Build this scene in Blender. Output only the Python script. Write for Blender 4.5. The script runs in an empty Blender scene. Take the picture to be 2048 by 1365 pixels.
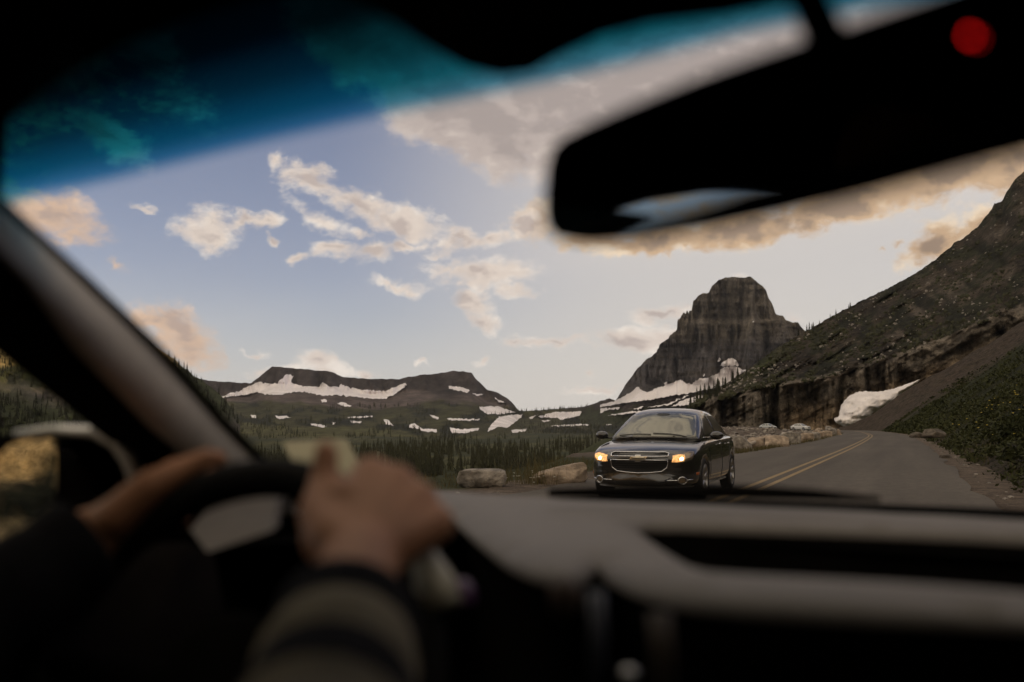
import bpy, bmesh, math, random
import numpy as np
from mathutils import Vector, Matrix, Euler
from mathutils.bvhtree import BVHTree
from mathutils.geometry import delaunay_2d_cdt

random.seed(7)
RNG = np.random.default_rng(7)
S = bpy.context.scene
COL = S.collection

# ------------------------------------------------------------------ camera
FPX = 1991.1                              # 35 mm on a 36 mm sensor, in photo pixels
YAW = math.radians(21.5)
PITCH = math.atan((850 - 682.5) / FPX)
CAM = np.array([0.0, 0.0, 1.22])
cam_data = bpy.data.cameras.new('camera')
cam_data.lens = 35.0
cam_data.sensor_width = 36.0
cam_data.clip_start = 0.05
cam_data.clip_end = 30000
cam_data.dof.use_dof = True
cam_data.dof.focus_distance = 24.0
cam_data.dof.aperture_fstop = 2.5
cam = bpy.data.objects.new('camera', cam_data)
cam.location = CAM
cam.rotation_euler = (math.pi / 2 + PITCH, 0, YAW)
COL.objects.link(cam)
S.camera = cam

# ------------------------------------------------------------------ world, sun, exposure
SUN_AZ = math.radians(60.0)               # right of the road's heading (+Y)
SUN_EL = math.radians(11.0)
S.view_settings.view_transform = 'Standard'
S.view_settings.look = 'None'
S.view_settings.gamma = 1.0
S.view_settings.exposure = EXPOSURE = 0.4
S.cycles.max_bounces = 8
S.cycles.transparent_max_bounces = 24
S.cycles.use_denoising = True
S.cycles.sample_clamp_indirect = 6.0

RV = np.array([math.cos(YAW), math.sin(YAW), 0.0])
FH = np.array([-math.sin(YAW), math.cos(YAW), 0.0])
ZV = np.array([0, 0, 1.0])
FV = FH * math.cos(PITCH) + ZV * math.sin(PITCH)
UV = -FH * math.sin(PITCH) + ZV * math.cos(PITCH)


def ray(px, py):
    px = np.asarray(px, float)[..., None]
    py = np.asarray(py, float)[..., None]
    return FV + RV * (px - 1024) / FPX + UV * (682.5 - py) / FPX


def P(px, py, d):                         # point seen at a photo pixel, d metres ahead
    return CAM + ray(px, py) * np.asarray(d, float)[..., None]


def PH(px, py, r):                        # same, at horizontal distance r
    q = ray(px, py)
    return CAM + q * (np.asarray(r, float) / np.hypot(q[..., 0], q[..., 1]))[..., None]


def G(px, py, z=0.0):
    q = ray(px, py)
    return CAM + q * ((z - CAM[2]) / q[..., 2])[..., None]


def new_world():
    w = bpy.data.worlds.new('World')
    S.world = w
    w.use_nodes = True
    nt = w.node_tree
    nt.nodes.clear()
    N = nt.nodes.new
    L = nt.links.new
    out = N('ShaderNodeOutputWorld')
    bg = N('ShaderNodeBackground')
    bg.inputs['Strength'].default_value = 0.15
    L(bg.outputs[0], out.inputs[0])
    sky = N('ShaderNodeTexSky')
    sky.sky_type = 'NISHITA'
    sky.sun_disc = False
    sky.sun_elevation = SUN_EL
    sky.sun_rotation = SUN_AZ
    sky.altitude = 2000
    sky.air_density = 1.0
    sky.dust_density = 2.0
    sky.ozone_density = 2.0
    tint = N('ShaderNodeMix'); tint.data_type = 'RGBA'; tint.blend_type = 'MULTIPLY'
    tint.inputs[0].default_value = 1.0
    L(sky.outputs[0], tint.inputs[6])
    tint.inputs[7].default_value = SKY_TINT
    tc = N('ShaderNodeTexCoord')
    vec = tc.outputs['Generated']
    # thin veil near the horizon: the air over the far mountains
    sep = N('ShaderNodeSeparateXYZ'); L(vec, sep.inputs[0])
    hz = N('ShaderNodeMapRange'); hz.interpolation_type = 'SMOOTHSTEP'
    L(sep.outputs[2], hz.inputs[0])
    hz.inputs[1].default_value = 0.0; hz.inputs[2].default_value = 0.16
    hz.inputs[3].default_value = VEIL_MAX; hz.inputs[4].default_value = 0.0
    veil = N('ShaderNodeMix'); veil.data_type = 'RGBA'
    L(hz.outputs[0], veil.inputs[0]); L(tint.outputs[2], veil.inputs[6])
    veil.inputs[7].default_value = VEIL_COL
    gdir = ray(1750, 430); gdir = gdir / np.linalg.norm(gdir)
    gd = N('ShaderNodeVectorMath'); gd.operation = 'DOT_PRODUCT'; L(vec, gd.inputs[0]); gd.inputs[1].default_value = tuple(gdir)
    gr = N('ShaderNodeMapRange'); gr.interpolation_type = 'SMOOTHSTEP'; L(gd.outputs['Value'], gr.inputs[0])
    gr.inputs[1].default_value = math.cos(math.radians(31)); gr.inputs[2].default_value = math.cos(math.radians(3)); gr.inputs[4].default_value = GLOW_MAX
    gm_ = N('ShaderNodeMix'); gm_.data_type = 'RGBA'
    L(gr.outputs[0], gm_.inputs[0]); L(veil.outputs[2], gm_.inputs[6]); gm_.inputs[7].default_value = GLOW_SKY
    last = gm_.outputs[2]
    SUNW = np.array([math.sin(SUN_AZ - .5) * .7, math.cos(SUN_AZ - .5) * .7, .55])
    # cloud noise, shared by every bank
    nz = N('ShaderNodeTexNoise'); nz.noise_dimensions = '3D'
    nz.inputs['Scale'].default_value = 14.0; nz.inputs['Detail'].default_value = 9.0
    nz.inputs['Roughness'].default_value = 0.62; nz.inputs['Distortion'].default_value = 0.35
    mp = N('ShaderNodeMapping'); mp.inputs['Scale'].default_value = (1, 1, 1.7)
    L(vec, mp.inputs[0]); L(mp.outputs[0], nz.inputs['Vector'])
    n2 = N('ShaderNodeTexNoise'); n2.inputs['Scale'].default_value = 70.0
    n2.inputs['Detail'].default_value = 5.0; n2.inputs['Roughness'].default_value = 0.65
    L(mp.outputs[0], n2.inputs['Vector'])

    def math_(op, a, b):
        m = N('ShaderNodeMath'); m.operation = op
        for i, v in enumerate((a, b)):
            if isinstance(v, (int, float)): m.inputs[i].default_value = v
            else: L(v, m.inputs[i])
        return m.outputs[0]

    nsum = math_('ADD', math_('MULTIPLY', math_('SUBTRACT', nz.outputs[0], 0.5), 1.9),
                 math_('MULTIPLY', math_('SUBTRACT', n2.outputs[0], 0.5), 1.15))

    def warp(v, scale, amp):
        nw = N('ShaderNodeTexNoise'); nw.inputs['Scale'].default_value = scale; nw.inputs['Detail'].default_value = 4
        L(v, nw.inputs['Vector'])
        sb = N('ShaderNodeVectorMath'); sb.operation = 'SUBTRACT'; L(nw.outputs[1], sb.inputs[0]); sb.inputs[1].default_value = (.5, .5, .5)
        ml = N('ShaderNodeVectorMath'); ml.operation = 'SCALE'; L(sb.outputs[0], ml.inputs[0]); ml.inputs['Scale'].default_value = amp
        ad = N('ShaderNodeVectorMath'); ad.operation = 'ADD'; L(v, ad.inputs[0]); L(ml.outputs[0], ad.inputs[1])
        return ad.outputs[0]

    wvec = warp(warp(vec, 16.0, .050), 60.0, .016)
    sh = N('ShaderNodeVectorMath'); sh.operation = 'ADD'; L(mp.outputs[0], sh.inputs[0]); sh.inputs[1].default_value = tuple(SUNW * .022)
    nb = N('ShaderNodeTexNoise'); nb.inputs['Scale'].default_value = 14.0; nb.inputs['Detail'].default_value = 4.0
    nb.inputs['Roughness'].default_value = 0.55; nb.inputs['Distortion'].default_value = 0.35
    L(sh.outputs[0], nb.inputs['Vector'])
    na = N('ShaderNodeTexNoise'); na.inputs['Scale'].default_value = 14.0; na.inputs['Detail'].default_value = 4.0
    na.inputs['Roughness'].default_value = 0.55; na.inputs['Distortion'].default_value = 0.35
    L(mp.outputs[0], na.inputs['Vector'])
    relief = math_('MULTIPLY', math_('SUBTRACT', na.outputs[0], nb.outputs[0]), 1.7)
    n3 = N('ShaderNodeTexNoise'); n3.inputs['Scale'].default_value = 22.0; n3.inputs['Detail'].default_value = 6.0; n3.inputs['Roughness'].default_value = .55
    L(mp.outputs[0], n3.inputs['Vector'])

    def bank(blobs, thin, mid, core, amount, lo, hi, maxd=1.0):
        nonlocal last
        acc = None
        for (px, py, rx, ry, rot, wgt) in blobs:
            if py is None:                  # given as heading and height in degrees, sizes in radians
                az, el = map(math.radians, px)
                c = np.array([math.sin(az) * math.cos(el), math.cos(az) * math.cos(el), math.sin(el)]); k = 1.0
                rx, ry = rx * FPX, ry * FPX
            else:
                c = ray(px, py); k = np.linalg.norm(c); c = c / k
            right = np.cross(c, ZV); right /= np.linalg.norm(right)
            up = np.cross(right, c)
            a = math.radians(-rot)
            ex = right * math.cos(a) + up * math.sin(a)
            ez = -right * math.sin(a) + up * math.cos(a)
            Mx = Matrix((ex, c, ez)).transposed()
            m = N('ShaderNodeMapping'); m.vector_type = 'TEXTURE'
            m.inputs['Location'].default_value = tuple(c)
            m.inputs['Rotation'].default_value = tuple(Mx.to_euler('XYZ'))
            m.inputs['Scale'].default_value = (1.6 * rx / FPX / k, 0.6, 1.6 * ry / FPX / k)
            L(wvec, m.inputs[0])
            g = N('ShaderNodeTexGradient'); g.gradient_type = 'SPHERICAL'
            L(m.outputs[0], g.inputs[0])
            v = math_('MULTIPLY', g.outputs[1], wgt) if wgt != 1 else g.outputs[1]
            acc = v if acc is None else math_('MAXIMUM', acc, v)
        gate = N('ShaderNodeMapRange'); L(acc, gate.inputs[0])
        gate.inputs[1].default_value = 0.0; gate.inputs[2].default_value = 0.22
        f = math_('ADD', acc, math_('MULTIPLY', math_('MULTIPLY', nsum, amount), gate.outputs[0]))
        d = N('ShaderNodeMapRange'); d.interpolation_type = 'SMOOTHSTEP'
        L(f, d.inputs[0]); d.inputs[1].default_value = lo; d.inputs[2].default_value = hi
        d.inputs[4].default_value = maxd
        r = N('ShaderNodeValToRGB')
        cr = r.color_ramp; cr.interpolation = 'EASE'
        cr.elements[0].position = lo; cr.elements[0].color = (*thin, 1)
        cr.elements[1].position = .95; cr.elements[1].color = (*core, 1)
        e = cr.elements.new(.60); e.color = (*mid, 1)
        body = math_('ADD', math_('MULTIPLY', acc, .75), math_('MULTIPLY', math_('SUBTRACT', n3.outputs[0], .5), 1.5))
        both = math_('SUBTRACT', math_('MINIMUM', math_('ADD', body, .16), math_('ADD', f, .05)), relief)
        L(both, r.inputs[0])
        sc = N('ShaderNodeVectorMath'); sc.operation = 'SCALE'
        L(r.outputs[0], sc.inputs[0]); sc.inputs['Scale'].default_value = 1 / (0.15 * 2 ** EXPOSURE)   # cloud colours are given as they read in the picture
        mx = N('ShaderNodeMix'); mx.data_type = 'RGBA'
        L(d.outputs[0], mx.inputs[0]); L(last, mx.inputs[6]); L(sc.outputs[0], mx.inputs[7])
        last = mx.outputs[2]

    bank(STORM, *STORM_COL, 0.42, 0.08, 0.50)
    bank(BEHIND, *BEHIND_COL, 0.55, 0.14, 0.44)
    bank(GLOW, *GLOW_COL, 0.60, 0.14, 0.62)
    bank(PEACH, *PEACH_COL, 0.60, 0.10, 0.75)
    bank(WHITE, *WHITE_COL, 0.70, 0.15, 0.78)
    L(last, bg.inputs['Color'])
    w.cycles.sampling_method = 'MANUAL'
    w.cycles.sample_map_resolution = 512


SKY_TINT = (.95, .72, .71, 1)
VEIL_MAX = 0.82
VEIL_COL = (.67 / .2, .66 / .2, .66 / .2, 1)
GLOW_MAX = 0.80
GLOW_SKY = (.79 / .2, .73 / .2, .66 / .2, 1)
# cloud banks: direction (as photo pixel), half sizes, tilt, weight
WHITE = [(215, 262, 95, 36, 28, 1), (310, 130, 160, 60, 40, .5), (632, 362, 72, 30, 18, 1), (712, 402, 85, 30, 24, 1), (800, 442, 85, 30, 14, 1), (590, 345, 42, 18, 25, .8),
         (415, 457, 54, 38, 5, 1), (478, 440, 45, 17, -5, .85), (525, 440, 40, 19, -15, .85), (550, 310, 24, 16, 30, .9),
         (545, 480, 18, 12, 20, .9), (640, 432, 70, 20, 35, .75), (700, 460, 40, 14, 10, .7), (665, 503, 42, 22, -12, .95), (738, 510, 50, 28, 5, .95),
         (602, 522, 24, 12, -10, .95), (812, 492, 52, 16, -4, .9), (930, 480, 70, 22, -12, .8), (990, 468, 40, 22, -25, .85), (880, 505, 36, 12, -10, .75),
         (1045, 445, 50, 36, -30, .95), (965, 545, 110, 30, -4, .95), (895, 532, 60, 20, -10, .8), (1040, 578, 60, 14, 10, .75),
         (800, 570, 54, 12, -6, .95), (940, 596, 40, 30, 25, .9), (962, 636, 42, 20, 20, .9), (1330, 625, 60, 17, 0, .95),
         (1290, 675, 105, 22, 2, 1), (1120, 686, 110, 13, 3, .9), (1190, 780, 85, 9, 0, .85), (1030, 685, 36, 10, 0, .8),
         (560, 742, 60, 16, -10, .85), (640, 738, 50, 26, 15, 1), (725, 752, 24, 15, 0, .9), (515, 697, 28, 9, 0, .85),
         (845, 729, 24, 7, 15, .85), (950, 722, 14, 13, 0, .9), (1192, 750, 14, 10, 0, .9), (1600, 640, 34, 14, 0, .7),
         (278, 402, 26, 9, 10, .75), (1480, 560, 40, 10, 0, .4)]
PEACH = [(95, 425, 100, 46, 18, 1), (150, 480, 50, 30, 20, .8), (355, 675, 80, 46, 38, 1), (310, 650, 50, 30, 20, 1),
         (235, 527, 20, 12, 0, .6), (415, 700, 20, 10, 20, .6),
         (520, 697, 14, 7, 0, .5),
         ((256, 9.5), None, .10, .022, 0, .9), ((272, 7.5), None, .12, .018, 0, .9), ((246, 7), None, .10, .016, 0, .8), ((264, 11.5), None, .08, .02, 0, .8)]
STORM = [(690, 60, 110, 75, 35, .9), (820, 130, 130, 75, 35, 1.1), (960, 220, 170, 85, 15, 1.2), (1120, 190, 230, 120, 0, 1.3),
         (1350, 130, 300, 150, -15, 1.3), (1010, 290, 70, 55, 10, .9), (1600, 80, 380, 200, -15, 1.3), (1850, 150, 400, 160, -15, 1.2),
         (2400, -200, 600, 250, -10, 1.0), (700, -500, 500, 160, 10, .7), (-600, 100, 500, 120, 10, .8)]
GLOW = [(1060, 440, 60, 40, -30, .8), (1180, 472, 80, 34, 5, .9), (1330, 484, 150, 26, -3, 1), (1500, 455, 140, 34, -12, 1.1),
        (1700, 400, 170, 42, -15, 1.2), (1900, 352, 170, 50, -15, 1.2), (2060, 320, 150, 60, -10, 1.2),
        (1870, 480, 66, 34, -25, 1), (1950, 450, 60, 26, -20, .9), (1790, 482, 20, 10, 0, .6), (1760, 500, 14, 8, 0, .5)]
WHITE_COL = ((.97, .88, .79), (.80, .69, .61), (.55, .465, .43))
PEACH_COL = ((.84, .62, .47), (.74, .51, .36), (.50, .37, .31))
STORM_COL = ((.74, .64, .58), (.52, .445, .415), (.40, .345, .33))
GLOW_COL = ((1.0, .80, .58), (.64, .43, .26), (.34, .24, .17))

# unseen bright clouds added behind and overhead to light the land, mirrored in glass
BEHIND = [((a, e), None, rx, ry, 0, w) for a, e, rx, ry, w in (
    (150, 35, .45, .25, 1.3), (200, 50, .5, .3, 1.4), (110, 40, .4, .25, 1.2), (245, 30, .5, .22, 1.3), (180, 14, .7, .12, 1.2),
    (-52, 52, .13, .14, 1.), (-33, 50, .06, .06, 1.), (-15, 54, .08, .06, 1.), (-6, 48, .06, .035, 1.), (2, 58, .08, .05, 1.), (24, 64, .14, .10, 1.1), (300, 60, .4, .28, 1.2), (215, 22, .45, .15, 1.3), (265, 55, .35, .25, 1.3), (90, 65, .4, .3, 1.2), (180, 75, .5, .4, 1.3), (285, 22, .4, .15, 1.1), (130, 18, .4, .12, 1.2))]
BEHIND_COL = ((.90, .79, .62), (1.15, .98, .76), (.62, .53, .44))

new_world()
sun_data = bpy.data.lights.new('sun', 'SUN')
sun_data.energy = 4.6
sun_data.angle = math.radians(0.5)
sun_data.color = (1.0, 0.72, 0.42)
sun = bpy.data.objects.new('sun', sun_data)
_sd = Vector((math.sin(SUN_AZ) * math.cos(SUN_EL), math.cos(SUN_AZ) * math.cos(SUN_EL), math.sin(SUN_EL)))
sun.rotation_euler = _sd.to_track_quat('Z', 'Y').to_euler()
COL.objects.link(sun)


# ------------------------------------------------------------------ helpers
def tag(o, label=None, cat=None, group=None, kind=None):
    if label: o['label'] = label
    if cat: o['category'] = cat
    if group: o['group'] = group
    if kind: o['kind'] = kind
    return o


def empty(name, loc=(0, 0, 0), rz=0.0):
    o = bpy.data.objects.new(name, None)
    o.location = loc
    o.rotation_euler = (0, 0, rz)
    o.empty_display_size = 0.1
    COL.objects.link(o)
    return o


def mesh_obj(name, verts, faces, mats, parent=None, smooth=True, attrs=None, mat_idx=None):
    me = bpy.data.meshes.new(name)
    me.from_pydata([tuple(map(float, v)) for v in verts], [], [tuple(map(int, f)) for f in faces])
    me.update()
    for m in (mats if isinstance(mats, (list, tuple)) else [mats]):
        me.materials.append(m)
    if smooth:
        me.polygons.foreach_set('use_smooth', [True] * len(me.polygons))
    if mat_idx is not None:
        me.polygons.foreach_set('material_index', list(map(int, mat_idx)))
    for k, a in (attrs or {}).items():
        a = np.asarray(a, np.float32)
        if a.ndim == 2:
            at = me.attributes.new(k, 'FLOAT_COLOR', 'POINT')
            b = np.ones((len(a), 4), np.float32); b[:, :3] = a
            at.data.foreach_set('color', b.ravel())
        else:
            at = me.attributes.new(k, 'FLOAT', 'POINT')
            at.data.foreach_set('value', a)
    o = bpy.data.objects.new(name, me)
    COL.objects.link(o)
    if parent is not None:
        o.parent = parent
    return o


def big_mesh(name, verts, tris, mat, attrs=None, smooth=False, kind=None, n=3):
    me = bpy.data.meshes.new(name)
    v = np.asarray(verts, np.float32); t = np.asarray(tris, np.int32)
    me.vertices.add(len(v)); me.vertices.foreach_set('co', v.ravel())
    me.loops.add(t.size); me.loops.foreach_set('vertex_index', t.ravel())
    me.polygons.add(len(t))
    me.polygons.foreach_set('loop_start', np.arange(0, t.size, n, dtype=np.int32))
    me.polygons.foreach_set('loop_total', np.full(len(t), n, np.int32))
    me.update(calc_edges=True)
    me.polygons.foreach_set('use_smooth', [smooth] * len(t))
    me.materials.append(mat)
    for k, a in (attrs or {}).items():
        a = np.asarray(a, np.float32)
        at = me.attributes.new(k, 'FLOAT_COLOR', 'POINT')
        b = np.ones((len(a), 4), np.float32); b[:, :3] = a
        at.data.foreach_set('color', b.ravel())
    me.validate()
    o = bpy.data.objects.new(name, me)
    COL.objects.link(o)
    if kind: o['kind'] = kind
    return o


def grid_faces(nr, nc, wrap=False):
    f = []
    for i in range(nr - 1):
        for j in range(nc - (0 if wrap else 1)):
            k = (j + 1) % nc
            f.append((i * nc + j, i * nc + k, (i + 1) * nc + k, (i + 1) * nc + j))
    return f


def bake(o):                              # apply modifiers into a plain mesh
    dg = bpy.context.evaluated_depsgraph_get()
    dg.update()
    me = bpy.data.meshes.new_from_object(o.evaluated_get(dg))
    old = o.data
    o.modifiers.clear()
    o.data = me
    bpy.data.meshes.remove(old)
    me.name = o.name
    return o


def modif(o, kind, **kw):
    m = o.modifiers.new(kind.lower(), kind)
    for k, v in kw.items(): setattr(m, k, v)
    return m


def _hash(ix, iy, iz, seed):
    h = (ix.astype(np.int64) * 374761393 + iy.astype(np.int64) * 668265263 + iz.astype(np.int64) * 2147483647 + seed * 974711) & 0xffffffff
    h = ((h ^ (h >> 13)) * 1274126177) & 0xffffffff
    h = ((h ^ (h >> 16)) * 2246822519) & 0xffffffff
    return ((h ^ (h >> 15)) & 0xffff) / 65535.0


def vnoise(x, y, z=0.0, seed=0):
    x, y, z = np.broadcast_arrays(np.asarray(x, float), np.asarray(y, float), np.asarray(z, float))
    ix, iy, iz = np.floor(x), np.floor(y), np.floor(z)
    fx, fy, fz = x - ix, y - iy, z - iz
    fx, fy, fz = (t * t * (3 - 2 * t) for t in (fx, fy, fz))
    r = 0
    for a in (0, 1):
        for b in (0, 1):
            for c in (0, 1):
                w = (fx if a else 1 - fx) * (fy if b else 1 - fy) * (fz if c else 1 - fz)
                r = r + w * _hash(ix + a, iy + b, iz + c, seed)
    return r


def fbm(x, y, z=0.0, oct=4, seed=0, rough=0.5):
    s, amp, tot = 0, 1.0, 0
    for k in range(oct):
        s = s + amp * vnoise(np.asarray(x) * 2 ** k, np.asarray(y) * 2 ** k, np.asarray(z) * 2 ** k, seed + k * 17)
        tot += amp; amp *= rough
    return s / tot                          # 0..1


def lerp_poly(pts, x):
    pts = np.asarray(pts, float)
    return np.interp(x, pts[:, 0], pts[:, 1])


def in_poly(px, py, poly):
    px = np.asarray(px, float); py = np.asarray(py, float)
    ins = np.zeros(px.shape, bool)
    n = len(poly)
    for i in range(n):
        x1, y1 = poly[i]; x2, y2 = poly[(i + 1) % n]
        if y1 == y2: continue
        c = ((y1 > py) != (y2 > py)) & (px < (x2 - x1) * (py - y1) / (y2 - y1) + x1)
        ins ^= c
    return ins


def tube_verts(path, radius, sides=10, closed=False, up=None):
    path = [np.asarray(p, float) for p in path]
    n = len(path)
    rad = radius if hasattr(radius, '__len__') else [radius] * n
    vs = []
    prev = None
    for i, p in enumerate(path):
        if closed: t = path[(i + 1) % n] - path[i - 1]
        else: t = path[min(i + 1, n - 1)] - path[max(i - 1, 0)]
        t = t / (np.linalg.norm(t) + 1e-12)
        if prev is None:
            a = np.array([0, 0, 1.0]) if abs(t[2]) < .9 else np.array([1.0, 0, 0])
        else:
            a = prev
        a = a - t * (a @ t); a /= np.linalg.norm(a); prev = a
        b = np.cross(t, a)
        for k in range(sides):
            th = 2 * math.pi * k / sides
            vs.append(p + rad[i] * (a * math.cos(th) + b * math.sin(th)))
    fs = []
    for i in range(n if closed else n - 1):
        for k in range(sides):
            i2 = (i + 1) % n
            fs.append((i * sides + k, i * sides + (k + 1) % sides, i2 * sides + (k + 1) % sides, i2 * sides + k))
    if not closed:
        fs.append(tuple(range(sides))[::-1])
        fs.append(tuple((n - 1) * sides + k for k in range(sides)))
    return vs, fs


class MB:                                   # collects pieces of ONE part
    def __init__(s): s.v, s.f, s.m = [], [], []

    def add(s, v, f, m=0):
        o = len(s.v); s.v += [tuple(p) for p in v]
        s.f += [tuple(i + o for i in q) for q in f]; s.m += [m] * len(f)
        return s

    def box(s, c, h, R=None, m=0):
        R = np.eye(3) if R is None else np.asarray(R)
        v = [np.asarray(c) + R @ (np.array([a, b, d]) * np.asarray(h)) for a in (-1, 1) for b in (-1, 1) for d in (-1, 1)]
        return s.add(v, [(0, 1, 3, 2), (4, 6, 7, 5), (0, 4, 5, 1), (2, 3, 7, 6), (0, 2, 6, 4), (1, 5, 7, 3)], m)

    def tube(s, path, r, sides=10, closed=False, m=0):
        return s.add(*tube_verts(path, r, sides, closed), m)

    def ball(s, c, r, n=10, m=0):
        c = np.asarray(c, float); r = np.ones(3) * np.asarray(r)
        v, f = [], []
        for i in range(n + 1):
            th = math.pi * i / n
            for j in range(2 * n):
                ph = math.pi * j / n
                v.append(c + r * np.array([math.sin(th) * math.cos(ph), math.sin(th) * math.sin(ph), math.cos(th)]))
        w = 2 * n
        for i in range(n):
            for j in range(w):
                f.append((i * w + j, (i + 1) * w + j, (i + 1) * w + (j + 1) % w, i * w + (j + 1) % w))
        return s.add(v, f, m)

    def lathe(s, prof, n=24, M=None, m=0):    # profile (r, x) around the X axis
        v = []
        for (r, x) in prof:
            for k in range(n):
                a = 2 * math.pi * k / n
                v.append((x, r * math.cos(a), r * math.sin(a)))
        if M is not None: v = [tuple(M @ Vector(p)) for p in v]
        return s.add(v, grid_faces(len(prof), n, True), m)

    def build(s, name, mats, parent=None, smooth=True, merge=0.0):
        o = mesh_obj(name, s.v, s.f, mats, parent, smooth, mat_idx=s.m)
        bm = bmesh.new(); bm.from_mesh(o.data)
        if merge: bmesh.ops.remove_doubles(bm, verts=bm.verts, dist=merge)
        bmesh.ops.recalc_face_normals(bm, faces=bm.faces)
        bm.to_mesh(o.data); bm.free()
        return o


def poly_grid(outline, step):               # triangulated fill of a 2D outline with inner points
    ol = np.asarray(outline, float)
    pts = [Vector(p) for p in ol]
    n = len(pts)
    x0, y0 = ol.min(0); x1, y1 = ol.max(0)
    gx, gy = np.meshgrid(np.arange(x0 + step * .5, x1, step), np.arange(y0 + step * .5, y1, step))
    gx = gx.ravel(); gy = gy.ravel()
    ok = in_poly(gx, gy, ol)
    pts += [Vector((a, b)) for a, b in zip(gx[ok], gy[ok])]
    r = delaunay_2d_cdt(pts, [(i, (i + 1) % n) for i in range(n)], [], 1, 1e-7)
    v = np.array([tuple(p) for p in r[0]])
    return v, [tuple(f) for f in r[2]]


def rough_outline(poly, amp, step, seed=0):  # a straight-edged outline made ragged
    rg = np.random.default_rng(seed)
    out = []
    n = len(poly)
    for i in range(n):
        a = np.asarray(poly[i], float); b = np.asarray(poly[(i + 1) % n], float)
        L = np.linalg.norm(b - a); k = max(1, int(L / step))
        nrm = np.array([-(b - a)[1], (b - a)[0]]) / (L + 1e-9)
        for j in range(k):
            w = 0 if j == 0 else rg.normal(0, amp) * min(1, L / (4 * step) + .3)
            out.append(a + (b - a) * j / k + nrm * w)
    return out


# ------------------------------------------------------------------ materials
def nodes(m):
    m.use_nodes = True
    nt = m.node_tree
    return nt, nt.nodes.new, nt.links.new, nt.nodes['Principled BSDF']


def mat(name, col, rough=0.6, metal=0.0, spec=0.5, coat=0.0, var=0.15, scale=20.0, bump=0.0, bscale=None, bdist=.02, emit=None, estr=0.0, trans=0.0):
    m = bpy.data.materials.new(name)
    nt, N, L, b = nodes(m)
    b.inputs['Roughness'].default_value = rough
    b.inputs['Metallic'].default_value = metal
    b.inputs['Specular IOR Level'].default_value = spec
    b.inputs['Coat Weight'].default_value = coat
    tc = N('ShaderNodeTexCoord')
    nz = N('ShaderNodeTexNoise'); nz.inputs['Scale'].default_value = scale; nz.inputs['Detail'].default_value = 5
    L(tc.outputs['Object'], nz.inputs['Vector'])
    r = N('ShaderNodeValToRGB')
    c = np.array(col[:3])
    r.color_ramp.elements[0].position = .3; r.color_ramp.elements[1].position = .7
    r.color_ramp.elements[0].color = (*np.clip(c * (1 - var), 0, 1), 1)
    r.color_ramp.elements[1].color = (*np.clip(c * (1 + var), 0, 1), 1)
    L(nz.outputs[0], r.inputs[0]); L(r.outputs[0], b.inputs['Base Color'])
    if bump:
        n2 = N('ShaderNodeTexNoise'); n2.inputs['Scale'].default_value = bscale or scale * 3; n2.inputs['Detail'].default_value = 4
        L(tc.outputs['Object'], n2.inputs['Vector'])
        bp = N('ShaderNodeBump'); bp.inputs['Strength'].default_value = bump; bp.inputs['Distance'].default_value = bdist
        L(n2.outputs[0], bp.inputs['Height']); L(bp.outputs[0], b.inputs['Normal'])
    if emit:
        b.inputs['Emission Color'].default_value = (*emit, 1); b.inputs['Emission Strength'].default_value = estr
    return m


def land_mat(name, s1, st1, s2, contrast=0.5, bump=1.0, bdist=3.0, rough=0.95, streak=None):
    """ground cover: albedo attribute broken up by two noises (object space, metres)"""
    m = bpy.data.materials.new(name)
    nt, N, L, b = nodes(m)
    b.inputs['Roughness'].default_value = rough
    b.inputs['Specular IOR Level'].default_value = 0.15
    at = N('ShaderNodeAttribute'); at.attribute_name = 'albedo'
    tc = N('ShaderNodeTexCoord')
    mp = N('ShaderNodeMapping'); mp.inputs['Scale'].default_value = st1
    L(tc.outputs['Object'], mp.inputs[0])
    a = N('ShaderNodeTexNoise'); a.inputs['Scale'].default_value = s1; a.inputs['Detail'].default_value = 8; a.inputs['Roughness'].default_value = .65
    L(mp.outputs[0], a.inputs['Vector'])
    c = N('ShaderNodeTexNoise'); c.inputs['Scale'].default_value = s2; c.inputs['Detail'].default_value = 8; c.inputs['Roughness'].default_value = .7
    L(tc.outputs['Object'], c.inputs['Vector'])
    mu = N('ShaderNodeMath'); mu.operation = 'ADD'
    L(a.outputs[0], mu.inputs[0]); L(c.outputs[0], mu.inputs[1])
    mr = N('ShaderNodeMapRange'); L(mu.outputs[0], mr.inputs[0])
    mr.inputs[1].default_value = .72; mr.inputs[2].default_value = 1.28
    mr.inputs[3].default_value = max(0.05, 1 - contrast); mr.inputs[4].default_value = 1 + contrast
    last = mr.outputs[0]
    if streak:
        m2 = N('ShaderNodeMapping'); m2.inputs['Scale'].default_value = streak[1]
        L(tc.outputs['Object'], m2.inputs[0])
        d = N('ShaderNodeTexNoise'); d.inputs['Scale'].default_value = streak[0]; d.inputs['Detail'].default_value = 6; d.inputs['Roughness'].default_value = .6
        L(m2.outputs[0], d.inputs['Vector'])
        r2 = N('ShaderNodeMapRange'); L(d.outputs[0], r2.inputs[0])
        r2.inputs[1].default_value = .36; r2.inputs[2].default_value = .64
        r2.inputs[3].default_value = 1 - streak[2]; r2.inputs[4].default_value = 1 + streak[2]
        mm = N('ShaderNodeMath'); mm.operation = 'MULTIPLY'
        L(last, mm.inputs[0]); L(r2.outputs[0], mm.inputs[1]); last = mm.outputs[0]
    vs = N('ShaderNodeVectorMath'); vs.operation = 'SCALE'
    L(at.outputs['Color'], vs.inputs[0]); L(last, vs.inputs['Scale'])
    L(vs.outputs[0], b.inputs['Base Color'])
    bp = N('ShaderNodeBump'); bp.inputs['Strength'].default_value = bump; bp.inputs['Distance'].default_value = bdist
    L(last, bp.inputs['Height']); L(bp.outputs[0], b.inputs['Normal'])
    return m


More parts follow.
